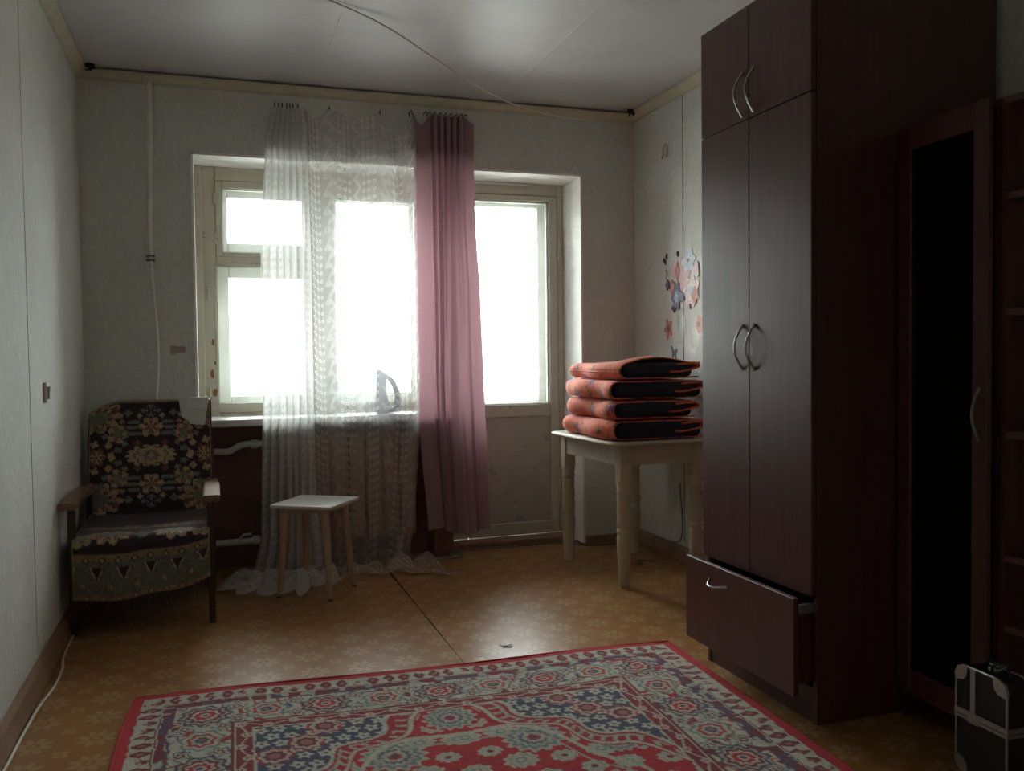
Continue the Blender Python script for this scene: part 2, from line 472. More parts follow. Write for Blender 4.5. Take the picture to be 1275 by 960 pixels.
# baseboards
struct(MB().prism([(0, 0), (0.034, 0), (0.034, 0.012), (0.020, 0.066), (0.012, 0.08), (0, 0.08)], 'y', RY, 0).build('baseboard_left', 'brown_baseboard'))
struct(MB().prism([(RW, 0), (RW - 0.034, 0), (RW - 0.034, 0.012), (RW - 0.020, 0.062), (RW - 0.012, 0.075), (RW, 0.075)], 'y', RY, 0).build('baseboard_right', 'brown_baseboard'))
struct(MB().box(NR, RW, -0.025, 0, 0, 0.05, 0.004).build('baseboard_back', 'brown_baseboard'))
struct(MB().box(1.826, NR - 0.012, 0.14, 0.275, 0, 0.028, 0.006).build('trim_5', 'brown_baseboard'), 'worn brown threshold board under the balcony door')

# ---- the window
win = sempty('window_1', 'old cream painted double window with small vent sash')
FY0, FY1 = 0.265, 0.33
def frame(name, mat, par, x0, x1, z0, z1, w, y0, y1, bev=0.004):
    """four bars round an opening; w = (left, right, bottom, top)"""
    m = MB()
    m.box(x0, x0 + w[0], y0, y1, z0, z1, bev, 1); m.box(x1 - w[1], x1, y0, y1, z0, z1, bev, 1)
    m.box(x0 + w[0], x1 - w[1], y0, y1, z0, z0 + w[2], bev, 1); m.box(x0 + w[0], x1 - w[1], y0, y1, z1 - w[3], z1, bev, 1)
    return m.build(name, mat, par)
m = MB()
m.box(NL, 0.552, 0.245, 0.40, 0.755, NT - 0.012, 0.003, 1)                  # jamb filler at the left reveal
m.box(0.545, 0.618, FY0, FY1 + 0.07, 0.775, NT - 0.012, 0.004, 1)
m.box(0.618, 1.80, FY0, FY1 + 0.07, 2.045, NT - 0.012, 0.004, 1)
m.box(0.618, 1.75, FY0, FY1 + 0.07, 0.775, 0.812, 0.004, 1)
m.box(1.135, 1.205, FY0, FY1 + 0.07, 0.812, 2.045, 0.004, 1)
m.box(0.618, 1.135, FY0, FY1 + 0.07, 1.61, 1.645, 0.004, 1)
m.box(1.74, 1.83, FY0, FY1 + 0.07, 0.0, 2.045, 0.004, 1)
m.build('frame', 'cream_paint', win)
frame('vent_sash', 'cream_paint', win, 0.618, 1.135, 1.645, 2.045, (0.034, 0.05, 0.022, 0.038), FY0 - 0.006, FY0 + 0.032)
frame('sash', 'cream_paint', win, 0.606, 1.135, 0.812, 1.61, (0.008, 0.026, 0.047, 0.014), FY0 - 0.004, FY0 + 0.035)
frame('sash', 'cream_paint', win, 1.205, 1.74, 0.812, 2.045, (0.03, 0.04, 0.032, 0.066), FY0 - 0.006, FY0 + 0.035)
for (x0, x1, z0, z1) in ((0.648, 1.09, 1.664, 2.01), (0.61, 1.112, 0.856, 1.60), (1.232, 1.703, 0.842, 1.982)):
    MB().box(x0, x1, FY0 + 0.012, FY0 + 0.015, z0, z1).build('pane', 'window_glass', win)
    frame('glazing_bead', 'white_paint', win, x0, x1, z0, z1, (0.010,) * 4, FY0 + 0.016, FY0 + 0.03, 0)
for (x0, x1, z0, z1) in ((0.618, 1.135, 1.645, 2.045), (0.618, 1.135, 0.812, 1.61), (1.205, 1.74, 0.812, 2.045)):
    frame('outer_sash', 'white_paint', win, x0, x1, z0, z1, (0.062, 0.06, 0.085, 0.07), 0.365, 0.40)
    MB().box(x0 + 0.06, x1 - 0.055, 0.38, 0.383, z0 + 0.08, z1 - 0.065).build('outer_pane', 'window_glass', win)
sill = MB().box(0.56, 1.80, -0.042, 0.262, 0.757, 0.795, 0.008, 2)
sill.build('window_sill', 'sill_paint', win)
for z in (1.74, 1.95): MB().lathe([(0.007, -0.03), (0.008, -0.028), (0.008, 0.028), (0.007, 0.03)], (0.616, FY0 - 0.006, z), 10).build('hinge', 'cream_paint', win)
for z in (0.92, 1.45): MB().lathe([(0.007, -0.035), (0.008, -0.033), (0.008, 0.033), (0.007, 0.035)], (0.575, FY0 - 0.004, z), 10).build('hinge', 'cream_paint', win)
# bare wood where the paint has flaked off the left jamb
for (cx, cz, s_) in ((0.585, 1.02, 0.032), (0.598, 0.925, 0.026), (0.592, 1.19, 0.02), (0.60, 1.08, 0.014), (0.86, 0.838, 0.03)):
    rr = random.Random(int(cz * 1000)); k = 11
    poly = [(cx + s_ * (0.45 if s_ < 0.05 and cx < 0.7 else 1.3) * math.cos(2 * PI * i / k) * rr.uniform(.5, 1.1), cz + s_ * (1.0 if cx < 0.7 else 0.22) * math.sin(2 * PI * i / k) * rr.uniform(.5, 1.1)) for i in range(k)]
    MB().prism(poly, 'y', FY0 - 0.0065, FY0 + 0.001).build('bare_wood_patch', 'rust', win)

# ---- the balcony door
dr = sempty('door_1', 'cream painted balcony door with glazed upper half')
m = MB()
m.box(1.832, 1.885, FY0, 0.40, 0.0, 2.10, 0.004, 1); m.box(2.562, NR - 0.012, FY0, 0.40, 0.0, 2.118, 0.004, 1); m.box(1.885, 2.562, FY0, 0.40, 2.048, 2.118, 0.004, 1)
m.build('door_frame', 'cream_paint', dr)
leaf = MB()
y0, y1 = FY0 - 0.008, FY0 + 0.036
leaf.box(1.888, 1.985, y0, y1, 0.03, 2.045, 0.004, 1); leaf.box(2.508, 2.559, y0, y1, 0.03, 2.045, 0.004, 1)
leaf.box(1.985, 2.508, y0, y1, 0.03, 0.105, 0.004, 1); leaf.box(1.985, 2.508, y0, y1, 0.735, 0.808, 0.004, 1); leaf.box(1.985, 2.508, y0, y1, 2.015, 2.045, 0.004, 1)
leaf.build('door_leaf', 'cream_paint', dr)
MB().box(1.98, 2.512, FY0 + 0.004, FY0 + 0.02, 0.10, 0.74).build('door_panel', 'door_panel_paint', dr)
MB().box(1.98, 2.512, FY0 + 0.012, FY0 + 0.015, 0.80, 2.02).build('pane', 'window_glass', dr)
frame('glazing_bead', 'white_paint', dr, 1.985, 2.508, 0.808, 2.015, (0.012,) * 4, FY0 + 0.016, FY0 + 0.03, 0)
frame('outer_leaf', 'white_paint', dr, 1.86, 2.60, 0.03, 2.08, (0.10, 0.13, 0.80, 0.09), 0.36, 0.40)
MB().box(1.95, 2.48, 0.375, 0.378, 0.82, 2.0).build('outer_pane', 'window_glass', dr)
for z in (0.28, 1.72): MB().lathe([(0.008, -0.055), (0.010, -0.05), (0.010, 0.05), (0.008, 0.055)], (2.566, FY0 - 0.008, z), 10).build('hinge', 'cream_paint', dr)
MB().box(2.10, 2.26, 0.352, 0.359, 2.028, 2.042).build('draught_tape', 'teal_tape', dr)
MB().box(1.985, 2.40, FY0 - 0.012, FY0 - 0.008, 2.10, 2.112).build('putty_strip', 'white_paint', dr)

# ---- outside: balcony floor and parapet, pale in the daylight
bal = sempty('balcony', 'pale concrete balcony outside the door')
MB().box(0.0, 3.6, 0.44, 1.55, -0.22, -0.08).build('slab', 'concrete', bal)
MB().box(0.0, 3.6, 1.47, 1.55, -0.08, 0.62).build('parapet', 'concrete', bal)
MB().box(0.0, 3.6, 1.46, 1.56, 0.62, 0.66).build('coping', 'white_paint', bal)
for x in (1.5, 2.62): MB().box(x, x + 0.05, 1.49, 1.54, 0.66, 2.6).build('post', 'white_paint', bal)

# ================================================================== FURNITURE ON THE RIGHT
def box_local(m, **k): return m
wd = thing('wardrobe', 'tall two-door mahogany wardrobe with upper cupboards and an open bottom drawer', 'wardrobe', (2.255, -2.547, 0))
# local: x depth into the room's right wall, y along the wall (0 near .. 0.607 far)
D, L, Ht = 0.665, 0.607, 2.212
m = MB()
m.box(0, D, 0, 0.018, 0.0, Ht, 0.001, 1); m.box(0, D, L - 0.018, L, 0.0, Ht, 0.001, 1)
m.box(0, D, 0.018, L - 0.018, Ht - 0.018, Ht); m.box(0.0, D, 0.018, L - 0.018, 1.842, 1.858); m.box(0, D, 0.018, L - 0.018, 0.385, 0.401)
m.box(0.0, D, 0.018, L - 0.018, 0.09, 0.106); m.box(D - 0.006, D, 0.018, L - 0.018, 0.09, Ht - 0.018)
m.build('carcass', 'mahogany', wd)
MB().box(0.004, 0.022, 0.018, L - 0.018, 0.0, 0.09).build('plinth', 'mahogany', wd)
def bow(p0, p1, out, r=0.0036, n=15, wide=1.0):
    """bowed bar handle from p0 to p1 bulging along out"""
    p0, p1, out = Vector(p0), Vector(p1), Vector(out)
    pts = [p0]; 
    for i in range(n):
        t = i / (n - 1)
        pts.append(p0.lerp(p1, t) + out * math.sin(PI * t))
    pts.append(p1)
    return MB().tube(pts, [r * 1.5] + [r * (1.35 - .35 * math.sin(PI * i / (n - 1))) for i in range(n)] + [r * 1.5], 10)
mid = L / 2 + 0.012
for (a, b) in ((0.002, mid - 0.0015), (mid + 0.0015, L - 0.002)):
    for (z0, z1, hz) in ((1.853, Ht - 0.001, (1.865, 2.005)), (0.384, 1.849, (1.045, 1.192))):
        d = MB().box(-0.019, -0.001, a, b, z0, z1, 0.0015, 1).build('door', 'mahogany', wd)
        hy = mid - 0.030 if a < 0.1 else mid + 0.034
        bow((-0.019, hy, hz[0]), (-0.019, hy, hz[1]), (-0.034, 0, 0)).build('handle', 'steel', d, True)
dw = MB()
ox = -0.085
dw.box(ox, ox + 0.018, 0.0 - 0.004, L + 0.004, 0.098, 0.388, 0.0015, 1)
drawer = dw.build('drawer', 'mahogany', wd)
MB().box(ox + 0.018, 0.42, 0.03, 0.044, 0.13, 0.34).box(ox + 0.018, 0.42, L - 0.044, L - 0.03, 0.13, 0.34).box(0.406, 0.42, 0.044, L - 0.044, 0.13, 0.34).box(ox + 0.018, 0.42, 0.03, L - 0.03, 0.12, 0.13).build('drawer_box', 'mahogany', drawer)
bow((ox, 0.345, 0.335), (ox, 0.455, 0.335), (-0.032, 0, -0.008)).build('handle', 'steel', drawer, True)
MB().box(ox + 0.019, 0.3, 0.012, 0.028, 0.335, 0.36).build('runner', 'dull_steel', drawer)

# glazed cabinet beside the wardrobe and the rounded end shelves
cb = thing('glass_cabinet', 'lower mahogany cabinet with a glazed door left ajar beside the tall wardrobe', 'cabinet', (2.55, -2.905, 0))
cd, cl, ch = 0.37, 0.34, 1.755
m = MB()
m.box(0, cd, 0, 0.016, 0, ch); m.box(0, cd, cl - 0.016, cl, 0, ch); m.box(0, cd, 0.016, cl - 0.016, ch - 0.018, ch); m.box(0.02, cd, 0.016, cl - 0.016, 0.06, 0.078); m.box(cd - 0.006, cd, 0.016, cl - 0.016, 0.078, ch - 0.018)
m.build('carcass', 'mahogany', cb)
for z in (0.45, 0.80, 1.12, 1.43): MB().box(0.03, cd - 0.006, 0.016, cl - 0.016, z, z + 0.016).build('shelf', 'mahogany', cb)
dm = MB()
fw = 0.052
dm.box(0, 0.018, 0, fw, 0.09, ch, 0.002, 1); dm.box(0, 0.018, 0.338 - fw, 0.338, 0.09, ch, 0.002, 1)
dm.box(0, 0.018, fw, 0.338 - fw, 0.09, 0.16, 0.002, 1); dm.box(0, 0.018, fw, 0.338 - fw, ch - 0.07, ch, 0.002, 1)
gd = dm.build('door', 'mahogany', cb, loc=(-0.022, 0.0, 0))
# hinge at the far edge: swing a little into the room
ang = math.radians(3)
gd.location = (-0.022 - 0.338 * math.sin(ang), 0.34 - 0.338 * math.cos(ang), 0); gd.rotation_euler = (0, 0, -ang)
MB().box(0.007, 0.011, fw - 0.005, 0.338 - fw + 0.005, 0.155, ch - 0.065).build('pane', 'cabinet_glass', gd)
bow((0, 0.026, 0.86), (0, 0.026, 1.0), (-0.024, 0, 0), 0.0035).build('handle', 'cable_grey', gd, True)

es = thing('corner_shelf', 'open mahogany end shelf with rounded boards beside the glazed cabinet', 'shelf', (2.55, -2.908, 0))
MB().box(0.0, cd, -0.016, -0.001, 0.34, ch).build('side_panel', 'mahogany', es)
MB().box(cd - 0.014, cd, -0.32, -0.016, 0.0, ch).build('back_panel', 'mahogany', es)
MB().box(0.18, cd, -0.016, -0.001, 0.0, 0.34).build('side_foot', 'mahogany', es)
for z in (0.36, 0.545, 0.87, 1.19, 1.49, ch - 0.018):
    poly = [(cd - 0.014, -0.016)] + [(cd - 0.014 - (cd - 0.014) * math.cos(a), -0.016 - 0.30 * math.sin(a)) for a in [i * PI / 2 / 12 for i in range(13)]]
    MB().prism(poly, 'z', z, z + 0.018).build('shelf', 'mahogany', es)

# black case with metal edges standing on the floor
cs = thing('beauty_case', 'small black case with aluminium edges and rounded metal corners standing on the floor', 'case', (2.430, -2.884, 0), math.radians(-2))
w_, h_, dp = 0.168, 0.285, 0.072          # local: x into the room's right, y towards the camera is negative
def rrect(y0, y1, z0, z1, r, k=6):
    pts = []
    for (cy, cz, a0) in ((y1 - r, z1 - r, 0), (y0 + r, z1 - r, 90), (y0 + r, z0 + r, 180), (y1 - r, z0 + r, 270)):
        for i in range(k + 1):
            a = math.radians(a0 + 90 * i / k); pts.append((cy + r * math.cos(a), cz + r * math.sin(a)))
    return pts
MB().prism(rrect(-w_ + .003, -.003, .003, h_ - .003, .032), 'x', 0.002, dp).build('shell', 'black_vinyl', cs)
for x in (0.0, dp):
    MB().tube([(x, y, z) for y, z in rrect(-w_ + .003, -.003, .003, h_ - .003, .032)], 0.0035, 6, True).build('edge_trim', 'dull_steel', cs, True)
MB().box(-0.003, dp + 0.003, -w_ - 0.001, 0.001, 0.142, 0.150, 0.001, 1).box(-0.003, dp + 0.003, -w_ - 0.001, 0.001, 0.153, 0.166, 0.001, 1).build('closure_band', 'dull_steel', cs)
MB().box(-0.002, 0.004, -0.066, -0.05, 0.150, h_ - 0.004, 0.001, 1).build('strap_bar', 'dull_steel', cs)
MB().box(-0.006, 0.004, -0.078, -0.042, 0.138, 0.162, 0.003, 1).build('latch', 'dull_steel', cs)
for (y0, z0, sy, sz) in ((0, h_, -1, -1), (-w_, h_, 1, -1), (0, 0, -1, 1), (-w_, 0, 1, 1)):
    poly = [(0.0, 0.030), (0.009, 0.009), (0.030, 0.0), (0.044, 0.004), (0.040, 0.028), (0.028, 0.040), (0.004, 0.044)]
    MB().prism([(y0 + sy * a, z0 + sz * b) for a, b in poly], 'x', -0.004, 0.004).build('corner_guard', 'dull_steel', cs)
MB().tube([(dp / 2, -0.14, h_ - 0.002), (dp / 2, -0.135, h_ + 0.02), (dp / 2, -0.07, h_ + 0.02), (dp / 2, -0.065, h_ - 0.002)], 0.006, 8).build('handle', 'black_plastic', cs, True)
MB().box(dp / 2 - 0.02, dp / 2 + 0.0, -0.098, -0.09, h_, h_ + 0.014, 0.001, 1).box(dp / 2 - 0.02, dp / 2 + 0.0, -0.115, -0.107, h_, h_ + 0.014, 0.001, 1).build('handle_clip', 'steel', cs)

# ---- table
tb = thing('kitchen_table', 'small cream table with turned legs standing under the folded blankets', 'table', (2.597, -0.615, 0), math.radians(3.0))
TX, TY, TZ = 0.275, 0.365, 0.692
MB().prism(rrect(-TX, TX, -TY, TY, 0.045, 5), 'z', TZ - 0.02, TZ).build('table_top', 'table_top', tb)
MB().tube([(x, y, TZ - 0.010) for x, y in rrect(-TX, TX, -TY, TY, 0.045, 5)], 0.0095, 8, True).build('edge_band', 'table_cream', tb, True)
ax, ay = 0.20, 0.305
MB().box(-ax - 0.022, -ax - 0.004, -ay, ay, TZ - 0.115, TZ - 0.02).build('apron', 'table_top', tb)
MB().box(ax + 0.004, ax + 0.022, -ay, ay, TZ - 0.115, TZ - 0.02).build('apron', 'table_top', tb)
MB().box(-ax, ax, -ay - 0.018, -ay, TZ - 0.115, TZ - 0.02).build('apron', 'table_cream', tb)
MB().box(-ax, ax, ay, ay + 0.018, TZ - 0.115, TZ - 0.02).build('apron', 'table_cream', tb)
prof = [(0.021, 0.0), (0.026, 0.004), (0.029, 0.10), (0.034, 0.20), (0.035, 0.235), (0.029, 0.25), (0.035, 0.265), (0.029, 0.28), (0.035, 0.297), (0.035, 0.32), (0.030, 0.335), (0.035, 0.36), (0.030, 0.40), (0.034, 0.425), (0.029, 0.44), (0.036, 0.455), (0.031, 0.47), (0.036, 0.49), (0.034, 0.51)]
for (sx, sy) in ((-1, -1), (-1, 1), (1, -1), (1, 1)):
    m = MB().lathe(prof, (sx * ax, sy * ay, 0), 18)
    m.box(sx * ax - 0.030, sx * ax + 0.030, sy * ay - 0.030, sy * ay + 0.030, 0.505, TZ - 0.02, 0.004, 1)
    m.build('leg', 'table_cream', tb, True)

# ---- folded blankets
def blanket_paint(U, V, seed):
    """coral cloth with small violet flowers and green leaves; U, V in metres"""
    r = np.random.RandomState(seed)
    c = np.empty(U.shape + (3,)); c[:] = (0.92, 0.20, 0.10)
    sh = vnoise(U * 14, V * 14, seed)
    c += (sh[..., None] - 0.5) * np.array((0.12, 0.05, 0.03))
    # thin curling stems
    st = np.abs(vnoise(U * 18 + 3, V * 18, seed + 7) - 0.5)
    c[st < 0.012] = (0.42, 0.09, 0.05)
    def blob(cu, cv, rad, n, ph, col, ecc=1.0, a0=0.0):
        du, dv = U - cu, V - cv
        x = du * math.cos(a0) + dv * math.sin(a0); y = (-du * math.sin(a0) + dv * math.cos(a0)) * ecc
        rr_ = np.hypot(x, y); th = np.arctan2(y, x)
        c[rr_ < rad * (0.62 + 0.38 * np.cos(n * th + ph))] = col
    for cu in np.arange(U.min(), U.max() + 0.06, 0.115):
        for k, cv in enumerate(np.arange(V.min(), V.max() + 0.06, 0.13)):
            a = cu + r.uniform(-.03, .03) + 0.05 * (k % 2); b = cv + r.uniform(-.03, .03)
            t = r.rand() * 6
            if r.rand() < 0.62:
                blob(a + 0.015, b + 0.03, 0.026, 2, 0, (0.06, 0.17, 0.03), 1.6, t)
                blob(a - 0.02, b + 0.026, 0.020, 2, 0, (0.03, 0.07, 0.02), 1.9, t + 1)
                blob(a, b, 0.028, 5, t, (0.20, 0.11, 0.40)); blob(a + .003, b - .004, 0.012, 5, t + 1, (0.40, 0.30, 0.62)); blob(a, b, 0.005, 1, 0, (0.5, 0.4, 0.08))
            else:
                blob(a, b, 0.024, 2, 0, (0.05, 0.16, 0.03), 1.5, t); blob(a + 0.018, b + 0.01, 0.018, 2, 0, (0.12, 0.26, 0.06), 1.7, t + 2)
                blob(a - 0.012, b + 0.018, 0.012, 5, t, (0.24, 0.13, 0.42))
    return np.clip(c, 0.005, 1)

def blanket(z0, h, xl, xr, yn, yf, seed, label, top=False):
    """folded blanket: a cloth shell rounded along its left edge, dark lining showing at the near end"""
    root = thing('folded_blanket', label, 'blanket', (0, 0, 0), 0, 'folded blankets stacked on the table')
    r = np.random.RandomState(seed)
    n, mm = 90, 90
    ys = np.linspace(0, 1, mm)
    # cross-section: from right end of the bottom, round the left fold, to right end of the top
    R = h / 2
    pts = [(xr - .01, z0 + 0.004), ((xl + xr) / 2, z0 + 0.002), (xl + R * 0.9, z0 + 0.003)]
    for a in np.linspace(-80, 80, 9): pts.append((xl + R * 0.8 - R * 0.8 * math.cos(math.radians(a)), z0 + R + R * 0.97 * math.sin(math.radians(a))))
    pts += [(xl + R * 1.2, z0 + h - .001), ((xl + xr) / 2, z0 + h), (xr, z0 + h - 0.006)]
    prof = spline(pts, n)
    P = np.zeros((n, mm, 3))
    for j, t in enumerate(ys):
        e = 1 - 0.10 * max(0, (0.12 - t) / 0.12) ** 2 - 0.10 * max(0, (t - 0.88) / 0.12) ** 2     # rounds off at the two ends
        wob = 0.010 * math.sin(2 * PI * (t * 1.4 + seed * .3))
        P[:, j, 0] = prof[:, 0] + wob + 0.02 * (1 - e) * 5
        P[:, j, 1] = yn + (yf - yn) * t
        zz = z0 + R + (prof[:, 1] - z0 - R) * (e if True else 1)
        if top:
            f = np.clip((prof[:, 0] - xl) / (xr - xl), 0, 1)
            up = (prof[:, 1] > z0 + R)
            zz = zz + up * (0.030 * np.exp(-((t - 0.06) / 0.22) ** 2) * np.sin(PI * np.clip(f * 1.15, 0, 1)) - 0.012 * (1 - f) )
        P[:, j, 2] = np.maximum(zz, z0 + 0.001)
    arc = np.r_[0, np.cumsum(np.linalg.norm(np.diff(prof, axis=0), axis=1))]
    U, V = np.meshgrid(arc, ys * (yf - yn), indexing='ij')
    grid_mesh('cover', P, 'coral_print', root, paint=blanket_paint(U, V, seed), thick=0.006)
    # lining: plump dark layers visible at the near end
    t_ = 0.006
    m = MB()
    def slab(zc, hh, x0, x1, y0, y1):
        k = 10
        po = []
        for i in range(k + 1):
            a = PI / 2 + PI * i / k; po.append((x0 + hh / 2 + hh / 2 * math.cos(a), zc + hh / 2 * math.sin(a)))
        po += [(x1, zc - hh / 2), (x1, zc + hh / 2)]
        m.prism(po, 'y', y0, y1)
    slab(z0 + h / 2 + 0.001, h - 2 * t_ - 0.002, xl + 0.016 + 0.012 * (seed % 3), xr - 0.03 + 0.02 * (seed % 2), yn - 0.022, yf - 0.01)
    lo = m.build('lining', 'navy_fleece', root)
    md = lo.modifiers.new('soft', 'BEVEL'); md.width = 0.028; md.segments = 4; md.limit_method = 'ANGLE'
    # coral turn-in curling between the dark layers
    s0 = xr - 0.02
    curl = spline([(s0 - 0.14, z0 + h * .42), (s0 - 0.10, z0 + h * .40), (s0 - .05, z0 + h * .46), (s0 + .012, z0 + h * .62), (s0 + .018, z0 + h * .80), (s0 - .02, z0 + h * .86), (s0 - .10, z0 + h * .80)], 40)
    Q = np.zeros((40, 2, 3)); Q[:, 0, 0] = Q[:, 1, 0] = curl[:, 0]; Q[:, 0, 2] = Q[:, 1, 2] = curl[:, 1]; Q[:, 0, 1] = yn - 0.024; Q[:, 1, 1] = yn + 0.25
    grid_mesh('turned_in_edge', Q, 'coral_plain', root, thick=0.009)
    return root
bz = TZ + 0.003
xl0, xr0, yn0, yf0 = 2.335, 2.80, -0.955, -0.37
BL = ['lowest coral floral blanket folded flat on the table top', 'second coral floral blanket up from the table', 'coral floral blanket right under the topmost one of the stack', 'topmost coral floral blanket with a raised corner flap']
hs = [0.091, 0.085, 0.088, 0.084]
offs = [(-0.0, 0.0), (0.016, 0.0), (0.006, 0.015), (0.04, 0.01)]
z = bz
for i in range(4):
    b_ = blanket(z, hs[i], xl0 + offs[i][0], xr0 + (0.02, -0.01, 0.03, 0.0)[i], yn0 + offs[i][1], yf0 + offs[i][1], 11 + i, BL[i], i == 3)
    z += hs[i] + 0.0075

# ================================================================== RADIATOR, CURTAINS, IRON
rd = thing('radiator', 'brown cast iron radiator under the window sill behind the lace', 'radiator')
for i in range(8):
    x = 0.90 + i * 0.092
    m = MB().box(x, x + 0.082, 0.02, 0.115, 0.13, 0.70, 0.018, 2)
    m.build('section', 'radiator_paint', rd)
for z, bend in ((0.655, 0.03), (0.152, 0.0)):
    pts = spline([(0.585, 0.07, z - bend), (0.66, 0.07, z - bend), (0.72, 0.07, z), (0.80, 0.07, z + 0.004), (0.905, 0.07, z)], 20)
    MB().tube(pts.tolist(), 0.017, 12).build('pipe', 'pipe_paint', rd, True)
    MB().tube([(0.765, 0.07, z + .003), (0.80, 0.07, z + .003)], 0.024, 10).build('coupling', 'pipe_paint', rd, True)
    MB().tube([(0.855, 0.07, z), (0.90, 0.07, z)], 0.026, 6).build('lock_nut', 'rust', rd)
MB().tube([(0.70, 0.07, 0.165), (0.72, 0.055, 0.19), (0.76, 0.05, 0.192)], 0.007, 8).build('valve', 'pipe_paint', rd, True)
for x in (1.02, 1.52): MB().box(x, x + 0.04, 0.04, 0.10, 0.0, 0.135, 0.006, 1).build('foot', 'radiator_paint', rd)

# lace curtain
NS, NV = 260, 240
sA = 0.46                                   # share of the sheet that is gathered on the left
s = np.linspace(0, 1, NS)
v = np.linspace(0, 1, NV)
LEN = 2.70
def lerp_tab(z, tab): 
    a = np.array(tab); o = np.argsort(a[:, 0]); return np.interp(z, a[o, 0], a[o, 1])
P = np.zeros((NS, NV, 3)); UV = np.zeros((NS, NV, 2))
d = v * LEN
for i, si in enumerate(s):
    if si < sA:
        t = si / sA; topz = 2.383 - 0.012 * abs(math.sin(PI * t * 7))
    else:
        t = (si - sA) / (1 - sA)
        hk = [0.0, 0.21, 0.66, 1.0]
        k = max(j for j in range(3) if t >= hk[j] - 1e-9); q = (t - hk[k]) / (hk[k + 1] - hk[k])
        topz = 2.383 - (0.052, 0.030, 0.115)[k] * math.sin(PI * q) ** (0.8)
    zz = topz - d
    drop = topz - 0.012
    e = np.clip(d - drop, 0, None)
    z_ = np.where(zz > 0.012, zz, 0.012)
    ybase = lerp_tab(z_, [(2.39, -0.030), (2.2, -0.052), (0.9, -0.085), (0.3, -0.125), (0.0, -0.165)])
    low = np.clip((0.62 - z_) / 0.62, 0, 1)
    if si < sA:
        xl_ = lerp_tab(z_, [(2.39, 0.905), (2.33, 0.885), (2.22, 0.862), (1.6, 0.822), (0.9, 0.818), (0.45, 0.80), (0.2, 0.79), (0.0, 0.74)])
        xr_ = lerp_tab(z_, [(2.39, 1.06), (2.27, 1.072), (1.6, 1.082), (0.9, 1.08), (0.3, 1.09), (0, 1.12)])
        amp = lerp_tab(z_, [(2.39, 0.010), (2.1, 0.022), (0.0, 0.030)])
        ph = 2 * PI * 7.5 * t + 0.5 * np.sin(1.3 * z_ + t * 9)
        x = xl_ + (xr_ - xl_) * (t + 0.030 * np.sin(ph * 1.0 + 0.8))
        y = ybase + amp * np.sin(ph) + 0.008 * np.sin(2 * PI * t * 3 + 2 * z_)
        u = t * 1.05
        fx = x - e * (0.55 - 0.75 * t) ; fy = y - e * (0.95 - 0.25 * math.cos(6 * t))
        bumpz = 0.055 * np.abs(np.sin(PI * t * 3.2 + 9 * e)) * np.exp(-((e - 0.13) / 0.12) ** 2) + 0.02 * np.abs(np.sin(20 * e + 14 * t))
    else:
        x = 1.065 + (1.628 - 1.065) * t + 0.010 * np.sin(2 * PI * 2.6 * t + z_)
        # folds that sweep down to the left in the lower right part
        sw = np.clip((1.0 - z_) / 1.0, 0, 1) ** 1.7 * np.clip((t - 0.35) / 0.65, 0, 1)
        x = x - 0.16 * sw * (1 - t * 0.45)
        ph = 2 * PI * 2.6 * t + 0.6
        y = ybase + 0.013 * np.sin(ph) + sw * 0.030 * np.sin(2 * PI * (3.6 * t + 0.9 * (0.8 - z_)))
        y = y - 0.045 * min(1.0, max(0.0, (t - 0.80) / 0.13))
        u = 1.05 + t * 0.66
        fx = x + e * (0.9 * t - 0.35); fy = y - e * (0.30 + 0.45 * t * t)
        bumpz = (0.02 + 0.07 * np.clip((t - 0.45) * 2, 0, 1)) * np.abs(np.sin(PI * t * 4.0 + 11 * e)) * np.exp(-((e - 0.12) / 0.13) ** 2) + 0.012 * np.abs(np.sin(22 * e + 10 * t))
    on = e > 0
    P[i, :, 0] = np.where(on, fx, x); P[i, :, 1] = np.where(on, fy, y)
    P[i, :, 2] = z_ + np.where(on, bumpz * np.clip(e / 0.03, 0, 1), 0)
    UV[i, :, 0] = u; UV[i, :, 1] = d
lc = thing('lace_curtain', 'sheer white lace curtain with zigzag and ring stripes trailing on the floor', 'curtain')
grid_mesh('lace_sheet', P, 'lace_fabric', lc, uv=UV)
for x in (0.915, 0.935, 0.952, 0.975, 0.99, 1.005, 1.03, 1.19, 1.452, 1.61):
    MB().tube([(x, 0.0, 2.397), (x, -0.030, 2.397), (x, -0.038, 2.388), (x, -0.034, 2.372)], 0.0026, 6).build('hook', 'black_plastic', lc)

